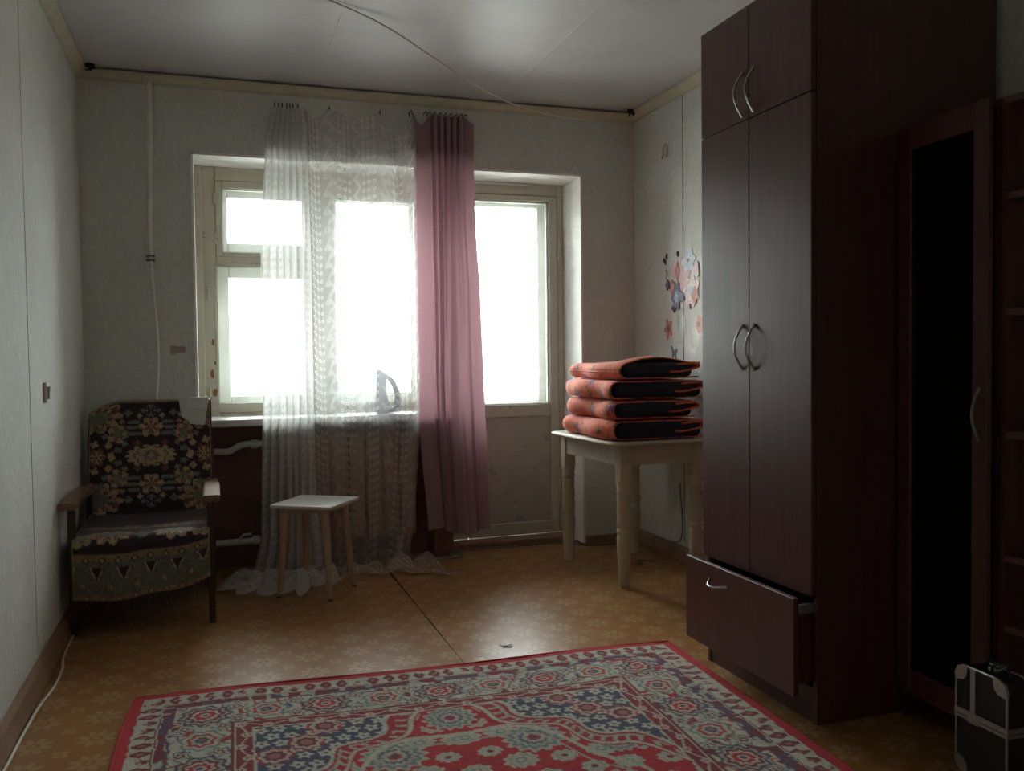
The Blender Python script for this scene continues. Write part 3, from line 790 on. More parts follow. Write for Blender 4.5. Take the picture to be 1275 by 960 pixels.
# pink curtain
NS2, NV2 = 220, 90
P = np.zeros((NS2, NV2, 3))
for i, t in enumerate(np.linspace(0, 1, NS2)):
    if t < 0.24: topz = 2.385 - 0.06 * math.sin(PI * (t / 0.24)) ** 1.2
    else: topz = 2.380 - 0.006 * abs(math.sin(PI * 9 * t))
    if t > 0.86: topz -= 0.035 * ((t - 0.86) / 0.14) ** 2
    z_ = np.linspace(topz, 0.150 + 0.012 * math.sin(7 * t) + (0.02 if t < 0.28 else 0), NV2)
    w = (2.385 - z_) / 2.235
    xl_ = 1.612 + 0.055 * np.clip((0.8 - z_) / 0.65, 0, 1); xr_ = 1.950 - 0.012 * np.sin(PI * np.clip((2.385 - z_) / 0.9, 0, 1)) + 0.055 * w ** 1.2
    g_ = np.clip((t - 0.22) / 0.08, 0, 1) * np.clip((0.92 - t) / 0.06, 0, 1)
    amp = (0.016 + 0.014 * w) * g_
    nf = 5.0 - 0.0 * w
    ph = 2 * PI * nf * (t - 0.25) / 0.62
    # folds merge lower down into one broad fold with flat wings
    merge = np.clip((w - 0.12) / 0.5, 0, 1)
    y = -0.092 - 0.02 * w + amp * ((1 - merge) * np.sin(ph) + merge * (0.9 * np.sin(ph * 0.4 + 0.4) + 0.35 * np.sin(ph))) + 0.006 * np.sin(14 * t + 2 * w) * (1 - g_)
    # width shared out: flat left wing, gathered middle, right wing
    tab_top = np.interp(t, [0, 0.24, 0.86, 1], [0, 0.28, 0.80, 1]); tab_bot = np.interp(t, [0, 0.30, 0.62, 1], [0, 0.30, 0.46, 1])
    f = tab_top * (1 - merge) + tab_bot * merge
    P[i, :, 0] = xl_ + (xr_ - xl_) * f + 0.005 * np.cos(ph) * g_ * (1 - merge)
    P[i, :, 1] = y; P[i, :, 2] = z_
pk = thing('pink_curtain', 'dusty pink curtain gathered beside the balcony door', 'curtain')
grid_mesh('curtain_sheet', P, 'pink_fabric', pk)
Q = P[:, :9].copy(); Q[:, :, 1] += 0.006
grid_mesh('header_hem', Q, 'pink_fabric', pk)
for x in (1.612, 1.69, 1.712, 1.74, 1.77, 1.80, 1.83, 1.86, 1.885, 1.91):
    MB().tube([(x, 0.0, 2.402), (x, -0.06, 2.402), (x, -0.082, 2.395), (x, -0.090, 2.372)], 0.0026, 6).build('hook', 'black_plastic', pk)

# electric iron on the sill
ir = thing('clothes_iron', 'pale blue clothes iron standing on its heel on the window sill', 'iron', (1.475, 0.075, 0.795), math.radians(-18))
# local: sole faces -x, tip up (z), width along y
pr = [(0.0, 0.247), (0.018, 0.215), (0.034, 0.165), (0.046, 0.10), (0.052, 0.03), (0.050, 0.004)]
sole = [(y, z) for y, z in pr] + [(-y, z) for y, z in reversed(pr)]
MB().prism(sole, 'x', -0.046, -0.039).build('soleplate', 'dull_steel', ir)
m = MB()
A = [(y * 0.96, z * 0.99) for y, z in sole]; B = [(y * 0.62, 0.002 + z * 0.86) for y, z in sole]
va = [m.bm.verts.new((-0.038, y, z)) for y, z in A]; vb = [m.bm.verts.new((0.006, y, z)) for y, z in B]
k = len(A)
for i in range(k): m.bm.faces.new((va[i], va[(i + 1) % k], vb[(i + 1) % k], vb[i]))
m.bm.faces.new(va); m.bm.faces.new(vb)
m.build('body', 'iron_body', ir)
hp = spline([(0.0, 0, 0.205), (0.025, 0, 0.185), (0.050, 0, 0.150), (0.064, 0, 0.10), (0.064, 0, 0.045), (0.04, 0, 0.018), (0.0, 0, 0.02)], 24)
MB().tube(hp.tolist(), [0.013] * 4 + [0.016] * 16 + [0.014] * 4, 12).build('handle', 'iron_grip', ir, True)
MB().box(-0.039, 0.02, -0.040, 0.040, 0.0, 0.026, 0.006, 2).build('heel', 'iron_grip', ir)

# ================================================================== STOOL
st = thing('stool', 'low wooden stool with a square white top in front of the lace curtain', 'stool', (1.033, -0.485, 0), math.radians(-33))
hw = 0.155
m = MB(); m.prism(rrect(-hw, hw, -hw, hw, 0.008, 2), 'z', 0.417, 0.430); m.build('seat', 'stool_top', st)
MB().box(-hw + 0.03, hw - 0.03, -hw + 0.03, hw - 0.03, 0.395, 0.4168, 0.002, 1).build('seat_support', 'stool_leg', st)
for sx in (-1, 1):
    for sy in (-1, 1):
        MB().tube([(sx * 0.128, sy * 0.128, 0.006), (sx * 0.112, sy * 0.112, 0.2), (sx * 0.098, sy * 0.098, 0.398)], [0.0115, 0.0165, 0.020], 12).build('leg', 'stool_leg', st, True)
for lg in [o for o in st.children if o.name.startswith('leg')]:
    sx = 1 if lg.data.vertices[0].co.x > 0 else -1; sy = 1 if lg.data.vertices[0].co.y > 0 else -1
    MB().lathe([(0.012, 0.0), (0.013, 0.002), (0.012, 0.0065)], (sx * 0.1285, sy * 0.1285, 0), 10).build('foot_pad', 'black_plastic', lg)

# ================================================================== ARMCHAIR WITH TAPESTRY
ac = thing('armchair', 'low wooden armchair with dark frame by the wall, draped with a woven throw', 'armchair', (0.305, -0.80, 0))
# local: x across, y back, z up
for sx in (-1, 1):
    X = sx * 0.262
    MB().box(X - 0.013, X + 0.013, -0.035, 0.010, 0.0, 0.512, 0.004, 1).build('leg', 'dark_lacquer', ac)
    MB().prism([(0.52, 0.0), (0.565, 0.0), (0.53, 0.512), (0.485, 0.512)], 'x', X - 0.013, X + 0.013).build('leg', 'dark_lacquer', ac)
    arm = spline([(-0.075, 0.528), (0.10, 0.535), (0.35, 0.525), (0.55, 0.518)], 12)
    m = MB()
    rows = []
    for y, z in arm:
        w = 0.034 if y < 0.3 else 0.034 - 0.03 * (y - 0.3) 
        rows.append([m.bm.verts.new((X + sx * 0.006 + a * w, y, z + b)) for a, b in ((-1, -0.014), (-1, 0.009), (-0.8, 0.014), (0.8, 0.014), (1, 0.009), (1, -0.014))])
    for A_, B_ in zip(rows, rows[1:]):
        for q in range(6): m.bm.faces.new((A_[q], A_[(q + 1) % 6], B_[(q + 1) % 6], B_[q]))
    m.bm.faces.new(rows[0]); m.bm.faces.new(rows[-1])
    m.build('armrest', 'arm_wood', ac)
    MB().box(X - 0.011, X + 0.011, 0.01, 0.50, 0.225, 0.275, 0.003, 1).build('side_rail', 'dark_lacquer', ac)
MB().box(-0.249, 0.249, -0.015, 0.008, 0.225, 0.275, 0.003, 1).build('front_rail', 'dark_lacquer', ac)
MB().box(-0.249, 0.249, 0.50, 0.522, 0.225, 0.275, 0.003, 1).build('rear_rail', 'dark_lacquer', ac)
sc_ = MB().box(-0.245, 0.245, -0.03, 0.50, 0.278, 0.376, 0.03, 3).build('seat_cushion', 'upholstery', ac, True)
bk = MB().box(-0.255, 0.255, -0.045, 0.035, 0.0, 0.565, 0.03, 3, Matrix.Translation((0, 0.555, 0.325)) @ Matrix.Rotation(math.radians(-15), 4, 'X')).build('back_cushion', 'upholstery', ac, True)

# tapestry throw
def tapestry_paint(U, V, Lb):
    """U across (centre 0), V metres down from the top edge of the backrest; Lb where the seat begins"""
    dark = np.array((0.040, 0.018, 0.028)); cream = np.array((0.50, 0.36, 0.21)); rust = np.array((0.22, 0.075, 0.06)); olive = np.array((0.22, 0.225, 0.17)); grey = np.array((0.19, 0.20, 0.195))
    c = np.empty(U.shape + (3,)); c[:] = dark
    A = np.abs(U)
    vc = 0.285
    def petals(cu, cv, ru, rv, n, ph, col, col2=None, col3=None, src=A, lo=0.66):
        du, dv = (src - cu) / ru, (V - cv) / rv
        r = np.hypot(du, dv); th = np.arctan2(dv, du)
        k = lo + (1 - lo) * np.abs(np.cos(n * th / 2 + ph))
        c[r < k] = col
        if col2 is not None: c[(r < k * 0.80) & (np.cos(n * th + 2 * ph) < 0.2)] = col2
        if col3 is not None: c[r < 0.42] = col3
        c[np.abs(r - k) < 0.03] = dark
    for vo in (0.0, 1.0):
        def m_(dv): return vc + dv if vo else vc - dv
        petals(0.235, m_(0.20), 0.12, 0.085, 10, 0.4, cream, rust, olive)           # corner fans
        petals(0.145, m_(0.105), 0.050, 0.048, 5, m_(0.1) * 9, cream, rust, olive)    # bird-like blossoms
        petals(0.0, m_(0.135), 0.058, 0.052, 6, 0.3, cream, rust, None)             # palmettes
        petals(0.0, m_(0.215), 0.045, 0.03, 4, 0.0, grey, dark, None)
        petals(0.075, m_(0.105), 0.036, 0.014, 2, 0.0, grey, None)
        petals(0.085, m_(0.135), 0.032, 0.012, 2, 0.0, olive, None)
        petals(0.075, m_(0.16), 0.03, 0.012, 2, 0.0, grey, None)
        petals(0.185, m_(0.055), 0.018, 0.018, 4, 0.0, cream, None)
        petals(0.125, m_(0.165), 0.016, 0.016, 4, 0.0, rust, cream)
    for (a_, d_, r_, col_) in ((0.06, 0.06, 0.02, rust), (0.20, 0.10, 0.018, grey), (0.245, 0.065, 0.022, cream), (0.10, 0.205, 0.02, olive), (0.155, 0.225, 0.02, rust), (0.05, 0.19, 0.015, cream), (0.22, 0.135, 0.02, olive), (0.115, 0.06, 0.016, olive)):
        for sg in (-1, 1): petals(a_, vc + sg * d_, r_, r_ * .9, 4, 0.785 * (a_ > .1), col_, None, None, lo=0.5)
    petals(0.0, vc, 0.118, 0.056, 14, 0.0, cream, rust, None, lo=0.80)
    petals(0.0, vc, 0.075, 0.048, 8, 0.0, cream, None, None, lo=0.8)
    petals(0.0, vc, 0.036, 0.030, 8, 0.2, olive, None, None)
    petals(0.0, vc, 0.016, 0.012, 4, 0.0, cream, None)
    petals(0.235, vc, 0.045, 0.05, 6, 0.0, rust, cream, None)
    petals(0.172, vc, 0.018, 0.026, 4, 0.785, cream, None, None)
    petals(0.145, vc + 0.03, 0.02, 0.016, 5, 0.0, grey, None)
    petals(0.145, vc - 0.03, 0.02, 0.016, 5, 0.0, grey, None)
    # seat: repeat of the fans and the border beyond
    sv = Lb + 0.50
    petals(0.13, sv, 0.10, 0.07, 10, 0.4, cream, rust, olive); petals(0.0, sv + 0.02, 0.035, 0.03, 5, 0, grey, olive); petals(0.24, sv + .03, 0.05, 0.05, 5, 0, cream, olive)
    petals(0.08, sv - 0.16, 0.07, 0.05, 8, 0.2, cream, rust, olive); petals(0.2, sv - 0.17, 0.07, 0.06, 7, 0.2, rust, cream, grey); petals(0.0, sv - 0.13, 0.03, 0.03, 5, 0.2, grey)
    def border(v0, v1, flip):
        B = (V > v0) & (V < v1)
        q = (V - v0) / (v1 - v0); q = 1 - q if flip else q
        c[B] = olive * 0.8
        for lo_, hi_ in ((0.0, 0.16), (0.86, 1.0)): c[B & (q > lo_) & (q < hi_)] = cream * 0.62
        per = 0.062
        dia = np.abs(np.mod(U, per) - per / 2) * 1.0 + np.abs(q - 0.13) * (v1 - v0)
        c[B & (dia < 0.016)] = dark; c[B & (dia < 0.010)] = cream
        dia = np.abs(np.mod(U, per) - per / 2) * 1.0 + np.abs(q - 0.90) * (v1 - v0)
        c[B & (dia < 0.016)] = rust; c[B & (dia < 0.010)] = cream
        p2 = 0.105
        du = np.mod(U + 0.02, p2) - p2 / 2; dv = (q - 0.38) * (v1 - v0)
        w_ = np.abs(np.abs(du) - (0.016 - dv * 0.45))
        c[B & (np.abs(dv) < 0.022) & (np.abs(du) < 0.022 - dv * .5)] = dark
        c[B & (np.abs(dv) < 0.022) & (w_ < 0.004)] = cream
        du = np.mod(U + 0.02 + p2 / 2, p2) - p2 / 2; dv = (q - 0.66) * (v1 - v0); r = np.hypot(du, dv * 1.3); th = np.arctan2(dv, du)
        c[B & (r < 0.024 * (0.75 + 0.25 * np.cos(5 * th)))] = rust; c[B & (r < 0.018 * (0.75 + 0.25 * np.cos(5 * th)))] = cream * 0.8
    border(Lb + 0.475, 9, False) if False else None
    border(V.max() - 0.185, V.max() + 0.01, False)
    border(-0.16, 0.03, True)
    nz = vnoise(U * 120, V * 120, 3)
    c *= (0.75 + 0.5 * nz)[..., None]
    c[(A > 0.262)] = cream * 0.75
    return np.clip(c, 0.004, 1)
prof = spline([(0.745, 0.60), (0.735, 0.74), (0.722, 0.878), (0.705, 0.902), (0.668, 0.905), (0.645, 0.880), (0.60, 0.70), (0.545, 0.50), (0.515, 0.405), (0.47, 0.388), (0.30, 0.384), (0.10, 0.390), (-0.02, 0.392), (-0.056, 0.368), (-0.064, 0.32), (-0.060, 0.150)], 300)
arc = np.r_[0, np.cumsum(np.linalg.norm(np.diff(prof, axis=0), axis=1))]
itop = int(np.argmax(prof[:, 1])); icre = int(np.argmin(np.hypot(prof[:, 0] - 0.50, prof[:, 1] - 0.385)))
V1 = arc - arc[itop]; Lb = V1[icre]
us = np.linspace(-0.268, 0.268, 170)
U, V = np.meshgrid(us, V1, indexing='ij')
P = np.zeros(U.shape + (3,))
P[..., 0] = U * np.where(V < Lb, 1.0, 0.96)
P[..., 1] = prof[:, 0][None, :]; P[..., 2] = prof[:, 1][None, :]
sag = np.exp(-((V - Lb - 0.22) / 0.2) ** 2) * (1 - (U / 0.27) ** 2)
P[..., 2] -= 0.0 * sag
hump = np.clip((V - Lb) / 0.5, 0, 1)
P[..., 2] += 0.010 * np.abs(U / 0.27) ** 2 * (V > Lb) * np.clip((0.5 - (V - Lb)) / 0.5, 0, 1)
P[..., 2] += 0.012 * np.sin(U * 13) * (V - Lb > 0.5) * np.clip((V - Lb - 0.5) / 0.2, 0, 1) + 0.06 * np.clip((U - 0.1) / 0.17, 0, 1) ** 2 * np.clip((V - Lb - 0.5) / 0.17, 0, 1)
P[..., 1] += 0.008 * np.sin(U * 30 + 1) * np.clip((V - Lb - 0.48) / 0.15, 0, 1) - 0.004 * np.abs(np.sin(V * 22 + U * 4)) * (V < Lb)
# left shoulder droops
P[..., 2] -= 0.055 * np.clip((-U - 0.12) / 0.148, 0, 1) ** 2 * np.exp(-(V / 0.16) ** 2)
th = thing('tapestry_throw', 'dark woven floral throw with fringe covering the armchair back and seat', 'throw', (0.305, -0.80, 0))
grid_mesh('woven_cloth', P, 'tapestry', th, paint=tapestry_paint(U, V, Lb), thick=0.004)
m = MB(); rr = random.Random(3)
for i in range(95):
    uu = -0.262 + 0.524 * i / 94; col_ = P[int(np.argmin(np.abs(us - uu))), -1]
    L_ = rr.uniform(0.045, 0.06); dx = rr.uniform(-.004, .004); dy = rr.uniform(-.004, .004)
    m.tube([(col_[0], col_[1], col_[2] + 0.002), (col_[0] + dx, col_[1] + dy, col_[2] - L_ * .5), (col_[0] + dx * 1.6, col_[1] + dy, col_[2] - L_)], [0.0016, 0.0014, 0.0008], 4)
fr = m.build('fringe', 'fringe_thread', th); fr['kind'] = 'stuff'
for sx in (-1, 1):
    e_ = P[0 if sx < 0 else -1]
    MB().tube([tuple(e_[k] + np.array((sx * 0.001, 0, 0))) for k in range(20, 300, 5)], 0.003, 6).build('edge_cord', 'fringe_thread', th, True)

# crumpled pale sheet hung over the backrest
sh = MB()
P0 = [[(0.445, -0.098, 0.90), (0.50, -0.092, 0.915), (0.558, -0.098, 0.918)], [(0.432, -0.165, 0.912), (0.47, -0.170, 0.914), (0.566, -0.168, 0.918)], [(0.436, -0.196, 0.868), (0.472, -0.205, 0.862), (0.560, -0.196, 0.872)], [(0.443, -0.208, 0.828), (0.478, -0.222, 0.812), (0.550, -0.212, 0.800)], [(0.470, -0.213, 0.806), (0.480, -0.226, 0.794), (0.546, -0.216, 0.786)]]
vv = [[sh.bm.verts.new((p[0], p[1], p[2])) for p in r_] for r_ in P0]
for i in range(4):
    for j in range(2): sh.bm.faces.new((vv[i][j], vv[i + 1][j], vv[i + 1][j + 1], vv[i][j + 1]))
so = sh.build('plastic_sheet', 'foil_sheet'); md = so.modifiers.new('t', 'SOLIDIFY'); md.thickness = 0.0025
tag(so, 'creased pale grey plastic sheet hung over the armchair back', 'sheet')

# ================================================================== RUG
RX0, RX1, RYF, RYN = 0.0, 1.875, 0.0, -2.75
def rug_paint(X, Y):
    Wd, Ln = RX1, -RYN
    x = X; y = -Y
    ex = np.minimum(x, Wd - x); ey = np.minimum(y, Ln - y)
    dd = np.minimum(ex, ey)
    side = ex < ey
    s_ = np.where(side, y, x)                                        # along the edge
    red = np.array((0.40, 0.030, 0.035)); cream = np.array((0.46, 0.44, 0.36)); navy = np.array((0.085, 0.085, 0.14)); plum = np.array((0.15, 0.06, 0.10)); green = np.array((0.22, 0.26, 0.25)); maroon = np.array((0.24, 0.035, 0.05)); pink = np.array((0.42, 0.16, 0.15))
    c = np.empty(X.shape + (3,)); red = np.array((0.56, 0.025, 0.035)); cream = np.array((0.56, 0.53, 0.43)); c[:] = red
    wob = (vnoise(X * 40, Y * 40, 5) - .5) * 0.006
    d2 = dd + wob
    N1 = vnoise(X * 26, Y * 26, 1); N2 = vnoise(X * 34 + 9, Y * 34, 2); N3 = vnoise(X * 15, Y * 15, 8)
    def put(mask, col): c[mask] = col
    # dashes band
    b = (d2 > 0.032) & (d2 < 0.100); put(b, cream)
    q = np.mod(s_, 0.052) / 0.052; k = (d2 - 0.066) / 0.034
    mot = (np.abs(q - 0.5) * 2.3 + np.abs(k) * 0.75 < 0.95) & (N2 > 0.30)
    put(b & mot & (np.abs(k) < .85), maroon); put(b & (np.abs(q - 0.5) < 0.13) & (np.abs(k) < 0.28), pink)
    put((d2 > 0.097) & (d2 < 0.101), maroon)
    # plum stripe
    b = (d2 > 0.105) & (d2 < 0.142); put(b, plum * .75 + navy * .45); put(b & (N2 > 0.60), cream * .8); put(b & (N1 < 0.3), maroon)
    q = np.mod(s_, 0.085) / 0.085
    put(b & (np.abs(np.mod(s_, 0.11) - 0.055) < 0.022) & (N1 > 0.55), maroon)
    put((d2 > 0.101) & (d2 < 0.105), cream)
    # wide floral border
    b = (d2 > 0.142) & (d2 < 0.315); put(b, cream)
    k = d2 - 0.228
    put(b & (np.abs(N1 - 0.5) < 0.050) & (N3 > 0.42), red * 0.9); put(b & (np.abs(N2 - 0.52) < 0.045) & (N3 < 0.5), navy + 0.04); put(b & (N1 > 0.80), maroon)
    def ros(du, dv, r, n, cols, ph=0.0, mask=True):
        rr_ = np.hypot(du, dv); th = np.arctan2(dv, du); am = 0.2 if n < 6 else 0.09
        f = 1 - am + am * np.cos(n * th + ph)
        for kf, col in cols: put(mask & (rr_ < r * kf * f), col)
    per = 0.36
    sm = np.mod(s_ - 0.05, per) - per / 2; idx = np.floor((s_ - 0.05) / per).astype(int)
    for off, sc_, col in ((0.0, 0.082, 0), (per / 2, 0.07, 1)):
        dm_ = np.mod(s_ - 0.05 + off, per) - per / 2
        cols = [(1.0, plum * .5 + navy * .6), (0.86, cream * 0.75), (0.72, maroon), (0.55, cream), (0.42, red), (0.22, cream), (0.12, navy)] if col == 0 else [(1.0, green), (0.85, cream), (0.66, red * .8 + pink * .2), (0.48, cream * .9), (0.3, navy), (0.15, pink)]
        ros(dm_, k * 1.05, sc_, 9 if col == 0 else 7, cols, 0.4, b)
    for off, kk in ((per * 0.25, 0.05), (per * 0.75, -0.05), (per * 0.27, -0.055), (per * 0.73, 0.055)):
        dm_ = np.mod(s_ - 0.05 + off, per) - per / 2
        ros(dm_, k - kk, 0.034, 5, [(1.0, navy + 0.05), (0.8, cream), (0.5, maroon), (0.25, cream)], 1.0, b)
    # inner guard
    put((d2 > 0.308) & (d2 < 0.316), maroon); put((d2 > 0.316) & (d2 < 0.321), cream)
    b = (d2 > 0.321) & (d2 < 0.366); put(b, maroon * .8 + red * .2)
    ss = np.mod(s_, 0.075) - 0.0375; kk = d2 - 0.3435 + 0.011 * np.sin(2 * PI * s_ / 0.15)
    put(b & (np.hypot(ss * 1.1, kk) < 0.0165), cream); put(b & (np.hypot(ss, kk) < 0.009), red); put(b & (np.abs(kk) < 0.003), cream)
    put((d2 > 0.366) & (d2 < 0.373), cream)
    # field
    F = d2 > 0.373
    fx, fy = ex - 0.373, ey - 0.373
    put(F, red)
    put(F & (np.abs(N2 - 0.5) < 0.030), red * 0.7)
    rs = np.random.RandomState(5)
    # spandrels in the corners
    ang_ = np.arctan2(fy, fx)
    rr_ = (fx / 0.40) ** 1.0 + (fy / 0.42) ** 1.0
    edge = rr_ + 0.10 * np.cos(ang_ * 9)
    put(F & (edge < 1.30), maroon * .3 + red * .7); put(F & (np.abs(edge - 1.30) < 0.022), cream); put(F & (np.abs(edge - 1.16) < 0.02) & (N1 > .3), cream * .8)
    put(F & (np.abs(edge - 1.22) < 0.045) & (np.mod(ang_ * 11, 1.0) < 0.35), cream * .85)
    SPN = F & (edge < 1.08); put(SPN, navy); put(F & (np.abs(edge - 1.08) < 0.024), cream)
    for gx in np.arange(0.02, 0.44, 0.056):
        for j, gy in enumerate(np.arange(0.02, 0.46, 0.050)):
            a, b_ = gx + (0.028 if j % 2 else 0) + rs.uniform(-.006, .006), gy + rs.uniform(-.006, .006)
            ros(fx - a, fy - b_, 0.024, 5, [(1.0, cream), (0.32, maroon if rs.rand() < .5 else navy)], rs.rand() * 6, SPN)
    for (a, b_) in ((0.20, 0.03), (0.05, 0.20), (0.14, 0.13)):
        ros(fx - a, fy - b_, 0.055, 8, [(1.0, red), (0.85, cream * .9), (0.6, maroon), (0.35, pink)], 0.3, SPN)
    # big rosettes and pale leaves over the red
    CTR = F & (edge > 1.34)
    cx, cy = X - Wd / 2, -Y - Ln / 2
    acx, acy = np.abs(cx), np.abs(cy)
    for gx in np.arange(0.0, 0.62, 0.118):
        for j, gy in enumerate(np.arange(0.0, 1.06, 0.098)):
            a, b_ = gx + (0.059 if j % 2 else 0) + rs.uniform(-.015, .015), gy + rs.uniform(-.012, .012)
            rad = rs.uniform(0.036, 0.054)
            ros(acx - a, (acy - b_) * 1.15, rad, rs.randint(7, 12), [(1.0, cream), (0.80, cream * .80), (0.62, cream * .95)] + ([(0.30, maroon)] if rad < 0.041 else [(0.35, green), (0.2, cream)]), rs.rand() * 6, CTR)
    for (a, b_, r_) in ((0.20, 0.72, 0.098), (0.0, 0.42, 0.10), (0.33, 0.38, 0.09), (0.0, 0.93, 0.085), (0.42, 0.62, 0.07), (0.19, 0.1, 0.09)):
        ros(acx - a, acy - b_, r_ * 1.12, 1, [(1.0, red)], 0, CTR)
        ros(acx - a, acy - b_, r_, 14, [(1.0, cream * 0.9), (0.82, green), (0.66, cream * 0.85), (0.5, navy + .05), (0.38, cream * .9), (0.24, red), (0.12, navy)], 0.3, CTR)
    # medallion outline bands
    md_ = np.hypot(acx / 0.30, acy / 0.52) + 0.06 * np.cos(np.arctan2(acy, acx) * 12)
    put(CTR & (np.abs(md_ - 1.62) < 0.022), cream); put(CTR & (np.abs(md_ - 1.52) < 0.012), cream * .8)
    # woven grain and wear
    c *= (0.82 + 0.36 * vnoise(X * 260, Y * 90, 11))[..., None]
    return np.clip(c, 0.004, 1)
stp = 0.0046
gx = np.linspace(0.0, RX1, int(RX1 / stp)); gy = np.linspace(0.0, RYN, int(-RYN / stp))
X, Y = np.meshgrid(gx, gy, indexing='ij')
# slight waves of the floppy rug
Zr = 0.0105 + 0.0018 * np.sin(X * 9 + Y * 4) + 0.0012 * np.sin(Y * 15)
P = np.stack([X, Y, Zr], -1)
P[..., 0] += 0.006 * np.sin(Y * 7) * (1 - X / RX1)
P[..., 1] += 0.010 * np.sin(X * 5)
rg = thing('rug', 'red Persian style rug with cream floral border spread on the linoleum', 'rug', (0.334, -1.635, 0.0), math.radians(-3.0))
grid_mesh('pile', P, 'rug_pile', rg, paint=rug_paint(X, Y))
m = MB()
edge = [tuple(P[i, 0]) for i in range(0, len(gx), 6)] + [tuple(P[-1, j]) for j in range(0, len(gy), 8)] + [tuple(P[i, -1]) for i in range(len(gx) - 1, -1, -6)] + [tuple(P[0, j]) for j in range(len(gy) - 1, -1, -8)]
m.tube([(p[0], p[1], 0.0068) for p in edge], 0.0062, 8, True).build('bound_edge', 'rug_binding', rg, True)
bs = [(P[0, 0], P[-1, 0], P[-1, -1], P[0, -1])][0]
MB().prism([(p[0], p[1]) for p in bs], 'z', 0.0008, 0.004).build('backing', 'rug_binding', rg)

# ================================================================== SMALL FIXTURES
cp = thing('conduit_pipe', 'slim pale conduit running down the back wall with a dark clamp', 'pipe')
MB().tube([(0.327, -0.022, 2.447), (0.326, -0.024, 2.3), (0.318, -0.022, 2.0), (0.312, -0.022, 1.75), (0.312, -0.020, 1.6)], [0.0135, 0.0135, 0.013, 0.0125, 0.012], 12).build('upper_tube', 'pipe_paint', cp, True)
MB().tube(spline([(0.312, -0.020, 1.6), (0.322, -0.018, 1.42), (0.334, -0.014, 1.2), (0.333, -0.014, 1.05), (0.322, -0.014, 0.88), (0.32, -0.02, 0.4)], 24).tolist(), 0.0075, 10).build('lower_tube', 'pipe_paint', cp, True)
MB().box(0.292, 0.332, -0.040, 0.0, 1.584, 1.589).box(0.292, 0.332, -0.040, 0.0, 1.604, 1.609).build('clamp', 'black_plastic', cp)
MB().tube([(0.312, -0.02, 1.585), (0.312, -0.02, 1.608)], 0.016, 12).build('collar', 'dull_steel', cp, True)

sw = thing('wall_switch', 'small white rocker switch on the left wall beside the armchair', 'switch', (0.0, -1.045, 0.985))
MB().box(0.0, 0.012, -0.036, 0.036, -0.038, 0.038, 0.005, 2).build('base_plate', 'white_plastic', sw)
MB().box(0.012, 0.020, -0.020, 0.020, -0.024, 0.024, 0.003, 2, Matrix.Rotation(math.radians(4), 4, 'Y')).build('rocker', 'white_plastic', sw)

rh = thing('wall_hook', 'small cream oval ring hook high on the right wall', 'hook', (RW, -0.39, 2.20))
MB().tube([(-0.012, 0.020 * math.cos(a), 0.032 * math.sin(a)) for a in [2 * PI * i / 20 for i in range(20)]], 0.006, 8, True).build('ring', 'cornice_foam', rh, True)
MB().box(-0.008, 0.0, -0.022, 0.022, -0.036, 0.036, 0.003, 1).build('back_plate', 'pipe_paint', rh)
MB().tube([(-0.012, 0.018, -0.02), (-0.018, 0.022, -0.04)], 0.003, 6).build('pin', 'black_plastic', rh)

tp = thing('tape_scrap', 'yellowed tape scrap stuck on the back wall beside the window', 'tape', (0.41, 0, 1.147))
MB().prism([(-0.019, -0.022), (0.004, -0.024), (0.008, 0.02), (0.0, 0.023), (-0.018, 0.022)], 'y', -0.0012, 0.0).build('tape', 'yellow_tape', tp)
MB().prism([(0.006, -0.016), (0.052, -0.012), (0.054, 0.018), (0.008, 0.02)], 'y', -0.0008, 0.0).build('paper', 'pinkish_tape', tp)

# wires sticking out of both ceiling corners and the hanging cable
def wires(x, y, sx, label, sd):
    w = thing('wire_stub', label, 'wires', (x, y, RH))
    rr = random.Random(sd)
    for i in range(6):
        MB().tube(spline([(0, 0, -0.001), (rr.uniform(-.02, .02), rr.uniform(-.03, 0), -0.015), (rr.uniform(-.03, .03) + sx * .01, rr.uniform(-.035, -.005), -0.02 - rr.uniform(0, .022))], 8).tolist(), 0.004, 6).build('wire', 'black_plastic', w, True)
    k = 9
    MB().prism([(0.024 * math.cos(2 * PI * i / k) * rr.uniform(.6, 1.2), 0.016 * math.sin(2 * PI * i / k) * rr.uniform(.6, 1.2) - 0.004) for i in range(k)], 'z', -0.004, 0.0).build('hole_rim', 'dark_gap', w)
wires(0.072, -0.062, 1, 'dark wire stub poking from the ceiling corner above the armchair', 2)
wires(2.89, -0.070, -1, 'dark wire stub in the ceiling corner where the loose cable ends', 3)
cc = spline([(2.885, -0.075, 2.478), (2.722, -0.157, 2.42), (2.524, -0.277, 2.366), (2.28, -0.424, 2.331), (2.006, -0.589, 2.322), (1.76, -0.737, 2.354), (1.539, -0.871, 2.411), (1.3, -1.015, 2.472), (1.069, -1.154, 2.493), (0.7, -1.4, 2.494)], 60)
tag(MB().tube(cc.tolist(), 0.0034, 8).build('ceiling_cable', 'cable_white', smooth=True), 'thin white cable sagging across below the ceiling', 'cable')
fc = spline([(0.040, -0.75, 0.006), (0.044, -1.10, 0.006), (0.060, -1.22, 0.006), (0.064, -1.42, 0.006), (0.046, -1.62, 0.006), (0.040, -1.95, 0.006), (0.042, -2.4, 0.006)], 40)
tag(MB().tube(fc.tolist(), 0.005, 8).build('floor_cable', 'cable_white', smooth=True), 'white cable lying along the left baseboard', 'cable')
fc = spline([(2.91, -0.58, 0.42), (2.915, -0.58, 0.12), (2.86, -0.40, 0.10), (2.845, -0.42, 0.02), (2.80, -0.52, 0.008), (2.70, -0.50, 0.008), (2.69, -0.56, 0.008)], 40)
